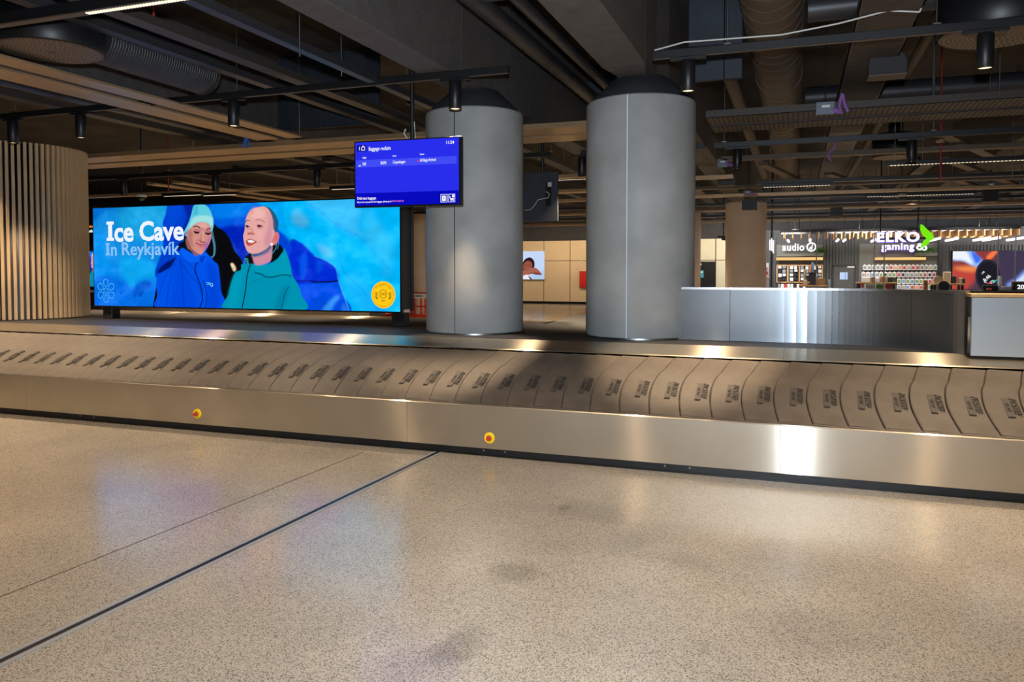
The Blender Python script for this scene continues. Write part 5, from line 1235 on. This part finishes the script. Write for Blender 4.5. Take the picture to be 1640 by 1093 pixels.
# tables with goods
def table(px0, px1, py, Y, label, mt='wood_warm'):
    x0 = PY(px0, py, Y).x; x1 = PY(px1, py, Y).x; z = PY((px0+px1)/2, py, Y).z
    e = empty('display_table', ((x0+x1)/2, Y, 0), label, 'table'); bx('table_top', mt, x0, x1, Y, Y+.8, z-.05, z, e)
    for x in (x0+.05, x1-.13):
        for y in (Y+.05, Y+.67): bx('leg', 'black_metal', x, x+.08, y, y+.08, .012, z-.05, e)
    return e
table(1279, 1324, 457, 30, 'wooden display table in front of the audio display')
table(1372, 1437, 452.5, 29.5, 'wooden display table in front of the gaming wall')
table(1493, 1547, 454.5, 29.5, 'wooden display table left of the watch screen')
goods = (('tall_display_tower', 1297, 437, 1307, 457, 30.2, 'pk_dark', 'dark display tower on the left table'), ('coloured_display_top', 1299.6, 420, 1303, 437, 30.2, 'pk_blue', 'blue topper above the dark display tower'), ('coloured_display_top', 1296.2, 425, 1299.3, 437, 30.1, 'pk_orange', 'orange block on the dark display tower'),
         ('wooden_box', 1286, 449, 1293, 457, 30.2, 'pk_tan', 'tan box at the left end of the left table'), ('basket', 1308, 446, 1322, 457, 30.2, 'wood_brown', 'brown basket on the right end of the left table'), ('standing_box', 1287, 431, 1291, 457, 30.5, 'pk_tan', 'tall tan box behind the left table'), ('product_stand', 1325, 448, 1330, 502, 30.5, 'pk_grey', 'slim grey stand left of the shop door'),
         ('speaker_cylinder', 1396, 444, 1401, 452.5, 29.7, 'wood_brown', 'brown cylinder speaker on the middle table, left one'), ('speaker_cylinder', 1411, 443, 1417, 452.5, 29.7, 'wood_brown', 'brown cylinder speaker on the middle table, right one'), ('white_box', 1380, 444, 1394, 452.5, 29.9, 'pk_white', 'white boxed product on the middle table, left end'), ('white_box', 1402, 445, 1409, 452.5, 29.8, 'pk_white', 'white box between the brown speakers'), ('black_speaker', 1423, 444, 1430, 452.5, 29.7, 'pk_dark', 'black cube speaker on the middle table'), ('tan_box', 1418, 442, 1422, 452.5, 29.8, 'pk_tan', 'narrow tan box on the middle table'),
         ('blue_crate', 1388, 456, 1402, 463, 29.8, 'pk_grey', 'pale crate below the middle table'), ('green_crate', 1404, 456, 1417, 463, 29.8, 'leaf', 'dark green crate below the middle table'), ('brown_crate', 1419, 455, 1434, 463, 29.8, 'red_pipe', 'reddish brown crate below the middle table'), ('small_red_box', 1379.5, 454, 1384, 461, 29.95, 'pk_red', 'small red box at the left end below the middle table'),
         ('beige_tower_box', 1511.5, 435.5, 1523, 454.5, 29.8, 'pk_tan', 'tall beige box on the right table'), ('black_speaker', 1524, 442, 1532, 454.5, 29.8, 'pk_dark', 'black speaker on the right table'), ('tan_box', 1536, 445, 1542, 454.5, 29.8, 'pk_tan', 'small tan box on the right table'), ('black_speaker', 1542, 446, 1546, 454.5, 29.7, 'pk_dark', 'narrow black speaker at the right end of the right table'),
         ('display_pedestal', 1479, 449, 1486, 512, 29.4, 'wood_brown', 'brown pedestal left of the right table'), ('cash_terminal', 1575, 457, 1599, 466, 28, 'pk_dark', 'black cash terminal at the bottom of the watch screen'), ('white_monitor_top', 1606, 459, 1630, 466, 28, 'pk_white', 'white counter edge right of the cash terminal'), ('red_scanner', 1582, 462, 1589, 466, 27.74, 'pk_red', 'red lit scanner at the cash terminal'), ('small_figurine', 1600.5, 443, 1604.5, 466, 28, 'pk_white', 'small white figure standing in front of the watch screen'))
for nm, x0, y0, x1, y1, Y, mt, lb in goods: tag(pbox(nm, mt, x0, y0, x1, y1, Y, .25, None, .02), lb, nm.split('_')[-1])
def drum_thing(px, py, rpx, Y, mt, label, name):
    p = PY(px, py, Y); rr = rpx/F*Y/1.15; return tag(MB().tube((p.x, Y, p.z), (p.x, Y+.15, p.z), rr, 32).build(name, mt), label, name.split('_')[-1])
drum_thing(1503, 449, 7, 29.6, 'pk_tan', 'round beige speaker at the left end of the right table', 'round_speaker'); drum_thing(1512, 458.5, 8.2, 28.15, 'pk_dark', 'black round speaker below the right table', 'round_speaker')
p = PY(1587, 466, 28); x0_, x1_ = PY(1500, 466, 28).x, PY(1660, 466, 28).x
e = empty('shop_counter', (p.x, 28, 0), 'dark shop counter in front of the watch screen behind the steel wall', 'counter'); bx('counter_top', 'charcoal', x0_, x1_, 27.7, 28.7, p.z-.05, p.z-.002, e); bx('counter_front', 'shop_grey', x0_+.05, x1_-.05, 27.8, 28.6, .012, p.z-.05, e)
# watch screen
def toxw(px, py): return ((px-1430)/7.81, 0)
def qw(L): return [(1430+x/7.81, 350+y/7.81) for x, y in L]
W = Art(330, 170, lambda px, py: ((px-1525)/118, (py-402)/62)); W.fill((84, 60, 78))
W.poly(qw([(740, 400), (1300, 400), (1200, 560), (1050, 620), (800, 900), (740, 900)]), (140, 62, 62), blur=10)
W.poly(qw([(1300, 400), (1700, 400), (1700, 900), (1380, 900), (1330, 560)]), (66, 56, 80), blur=12)
W.poly(qw([(740, 620), (860, 600), (1020, 620), (1040, 760), (900, 900), (740, 900)]), (190, 70, 60), blur=10)
W.poly(qw([(860, 600), (1060, 600), (1040, 660), (900, 660), (760, 620)]), (240, 140, 80), blur=7)
W.poly(qw([(740, 400), (980, 400), (1060, 480), (1120, 520), (1060, 600), (1000, 590), (880, 530), (740, 510)]), (150, 190, 255), blur=4)
W.poly(qw([(740, 400), (900, 400), (960, 480), (1000, 570), (880, 520), (740, 500)]), (240, 246, 255), blur=5)
W.poly(qw([(980, 400), (1040, 440), (1110, 510), (1050, 560), (1010, 500)]), (60, 110, 240), blur=4)
W.poly(qw([(1180, 470), (1250, 410), (1320, 405), (1220, 520), (1180, 520)]), (250, 120, 70), blur=3)
W.poly(qw([(1430, 840), (1560, 740), (1660, 640), (1700, 660), (1700, 900)]), (120, 150, 230), blur=6); W.poly(qw([(1500, 830), (1620, 720), (1660, 680), (1660, 830)]), (214, 226, 250), blur=4)
W.poly([(1583+20*math.cos(t), 441+26*math.sin(t)) for t in np.linspace(0, 2*PI, 24, endpoint=False)], (44, 40, 54), blur=1)
W.poly([(1583+17*math.cos(t), 441+22*math.sin(t)) for t in np.linspace(0, 2*PI, 24, endpoint=False)], (30, 28, 38), blur=1)
for L, c, w_ in ((((1230, 810), (1280, 800), (1320, 750), (1330, 710)), (60, 170, 230), 1.4), (((1150, 790), (1180, 805)), (160, 210, 240), 1.6), (((1185, 808), (1240, 812), (1262, 805)), (220, 60, 60), 1.6), (((1268, 798), (1290, 770)), (40, 220, 110), 2.2)): W.line(qw(L), w_, c)
ws = empty('watch_screen', PY(1584, 433, YS-.3), 'large LED screen showing a colourful watch picture at the right of the shop', 'screen')
wa, wb = PY(1525.5, 434, YS-.3), PY(1642, 434, YS-.3); wt, wbm = PY(1584, 402.5, YS-.3).z, PY(1584, 464, YS-.3).z
W.build('display', (wa.x, YS-.302, wt), (wb.x-wa.x, 0, 0), (0, 0, wbm-wt), ws); bx('housing', 'black_plastic', wa.x-.03, wb.x+.03, YS-.3, YS-.07, wbm-.03, wt+.03, ws)
for body, px, py, h in (('8:46', 1578, 452, 5.5), ('1.85', 1573, 440, 2.6), ('57%', 1587, 455, 3)):
    a = math.radians(48); text('display_lettering', body, h/F*30.5, 'text_white', PY(px, py, YS-.32), (math.cos(a), 0, math.sin(a)), (-math.sin(a), 0, math.cos(a)), ws, bold=.01, xs=.9)
ds = empty('price_display', PY(1630, 459, 28), 'dark display with white price digits at the right edge', 'display'); pbox('frame', 'wood_warm', 1620, 451, 1660, 466, 28, .08, ds); pbox('face', 'pk_dark', 1622.5, 453, 1658, 465, 27.98, .03, ds); wtext('20', 1629, 463, 7, 27.97, 'text_white', ds)
tag(pbox('wooden_bar', 'black_metal', 1502.5, 384, 1510, 466, YS-.5, .2), 'dark post between gaming display and watch screen', 'post')
# shop signs
e = empty('audio_sign', PY(1278, 397, YS-.3), 'white glowing audio sign with a ring symbol', 'sign'); wtext('audio', 1253, 401.6, 11.5, YS-.3, 'sign_white', e, fit=1288, bold=.022, ext=.05, sp=1.1)
def ringpx(cx, cy, r, t, Y, mt, parent, name='ring_symbol', a0=0, a1=2*PI):
    c = PY(cx, cy, Y); k = 1/F*Y/1.1; m = MB(); n = 32; R = r*k; T = t*k
    for i in range(n):
        u = a0+(a1-a0)*i/n; v = a0+(a1-a0)*(i+1)/n; P_ = [(c.x+q*math.cos(w_), c.z+q*math.sin(w_)) for q, w_ in ((R-T, u), (R, u), (R, v), (R-T, v))]
        m.add([(p[0], Y, p[1]) for p in P_]+[(p[0], Y+.05, p[1]) for p in P_], [(0, 1, 2, 3), (1, 2, 6, 5), (0, 4, 7, 3)])
    return m.build(name, mt, parent)
ringpx(1299.5, 395.8, 7.6, 2, YS-.3, 'sign_white', e); ringpx(1298.8, 398, 2.4, 1.5, YS-.3, 'sign_white', e, 'note_symbol'); pbox('note_symbol', 'sign_white', 1300, 391, 1301.3, 398, YS-.3, .05, e)
SG = 27.0
e = empty('shop_name_sign', PY(1450, 385, SG), 'large hanging white ELKO shop sign with a green arrow', 'sign')
wtext('ELKO', 1404, 388, 16, SG, 'sign_halo', e, fit=1473, bold=.05, ext=.02, sp=1.12); wtext('ELKO', 1404.6, 387.5, 14.8, SG-.05, 'sign_white', e, fit=1472.4, bold=.028, ext=.08, sp=1.14)
for L, nm in ((((1474.5, 359.5), (1478, 361), (1485, 368), (1492, 374), (1495.5, 379), (1494.5, 383), (1488, 387), (1483, 381), (1477, 375), (1474, 368)), 'arrow_upper'), (((1485, 382), (1489, 384.5), (1488, 389), (1484, 393), (1478, 396), (1474, 398), (1476, 392), (1480, 385)), 'arrow_lower')):
    pts_ = [PY(x, y, SG-.15) for x, y in L]; MB().prism([(p.x, p.z) for p in pts_], 'y', SG-.2, SG-.1).build(nm, 'sign_green', e)
for px in (1410, 1470): p = PY(px, 372, SG+.06); MB().tube((p.x, SG+.06, p.z-.35), (p.x, SG+.06, 5.2), .02).build('hanger_rod', 'black_metal', e)
bx('carrier_rail', 'black_metal', PY(1404, 380, SG).x, PY(1490, 380, SG).x, SG+.04, SG+.09, PY(1440, 384, SG).z, PY(1440, 380, SG).z, e)
e = empty('gaming_sign', PY(1440, 395, YS-.35), 'white glowing gaming sign below the ELKO sign', 'sign'); wtext('gaming', 1411, 400.6, 11.6, YS-.35, 'sign_halo', e, fit=1465, bold=.05, ext=.02, sp=1.1); wtext('gaming', 1411.5, 400, 11.2, YS-.4, 'sign_white', e, fit=1464, bold=.022, ext=.05, sp=1.12)
ringpx(1472.5, 396.8, 4.2, 2.4, YS-.35, 'sign_white', e, 'pad_symbol'); ringpx(1480.5, 397.5, 4.0, 2.4, YS-.35, 'sign_white', e, 'pad_symbol'); pbox('pad_symbol', 'sign_white', 1470, 390, 1476, 393, YS-.35, .05, e)
e = empty('vertical_sign', PY(1235, 393, 29), 'white glowing symbol sign at the left end of the shop', 'sign')
for x, y0, y1 in ((1232.2, 384, 401), (1235, 382, 402), (1237.6, 385, 406)): pbox('sign_stroke', 'sign_white', x, y0, x+1.8, y1, 29, .05, e)
p = PY(1236, 393, 29.07); bx('sign_post', 'black_metal', p.x-.03, p.x+.03, 29.055, 29.1, .012, 5.19, e)
e = empty('exit_sign', PY(1224, 398, 28.5), 'small green lit sign peeking out beside the beige column', 'sign'); pbox('lit_face', 'sign_green', 1221.5, 396, 1226, 401, 28.5, .05, e); p = PY(1223, 396, 28.5); MB().tube((p.x, 28.52, p.z-.02), (p.x, 28.52, 5.2), .01, 6).build('hanger_rod', 'black_metal', e)
# wooden ceiling blades and tube lights
for j in range(28):
    px = 1256+j*13.6; p = PY(px, 378, 31); dx = (px-1330)/300
    m = MB(); zA, zB = PY(1430, 386, 31).z, PY(1430, 376.5, 31).z
    m.box(p.x-.02, p.x+.02, 30.2, 32.6, zA+.12, zB+.12); tag(m.build('wooden_baffle', 'wood_warm'), 'vertical wooden ceiling baffle over the shop, place %s from left' % (numw+('nineteen', 'twenty', 'twenty-one', 'twenty-two', 'twenty-three', 'twenty-four', 'twenty-five', 'twenty-six', 'twenty-seven', 'twenty-eight'))[j], 'ceiling baffle', 'wooden baffles over the shop')
e = empty('baffle_carrier', (PY(1430, 378, 31).x, 31, 3.6), 'dark carrier frame holding the wooden baffles over the shop', 'frame')
zc_ = PY(1430, 376.5, 31).z+.165
for y in (30.6, 32.2):
    bx('carrier_bar', 'black_metal', PY(1250, 378, 31).x, PY(1630, 378, 31).x, y-.02, y+.02, zc_-.04, zc_+.06, e)
    for px in (1280, 1380, 1480, 1580): x = PY(px, 378, 31).x; MB().tube((x, y, zc_+.05), (x, y, 5.2), .01, 6).build('hanger_rod', 'black_metal', e)
for k, (x, y, l) in enumerate(((1262, 386, 1.5), (1297, 385, 1.5), (1341, 385, 1.5), (1352, 385, 1.5), (1400, 385, 1.8), (1500, 383, 2.2), (1528, 383, 2.2), (1578, 382, 2.5), (1594, 382, 2.5), (1632, 382, 2.2))):
    p = PY(x, y, 29.2); tb = empty('tube_light', (p.x, 29.2, p.z), '', ''); MB().tube((p.x, 28.6, p.z), (p.x+.02, 28.6+l, p.z), .045, 10).build('glowing_tube', 'lamp_tube', tb); MB().tube((p.x+.01, 29.1, p.z+.04), (p.x+.01, 29.1, 5.2), .006, 6).build('hanger_rod', 'black_metal', tb); tag(tb, 'white glowing ceiling tube light over the shop, place %s from left' % numw[k], 'light', 'tube lights over the shop')
for x in (-1, 2.5, 6, 9.5): 
    light('shop_light', 'AREA', (x, 31.8, 3.2), 130, (1, .97, .95), target=(x, 34, 1.2), size=2.5, sy=.3)
    light('shop_light', 'AREA', (x, 29.5, 3.3), 60, (1, .97, .95), size=2.0, sy=.3)
for k, px in enumerate((1307.5, 1417, 1402, 1606, 1637)):
    p = PY(px, 420, 28); tag(MB().tube((p.x, 28+.2*k, .0), (p.x, 28+.2*k, PY(px, 372, 28).z), .018, 8).build('support_pole', 'pk_grey'), 'thin grey pole at the front of the shop, place %s from left' % numw[k], 'pole', 'thin shop poles')
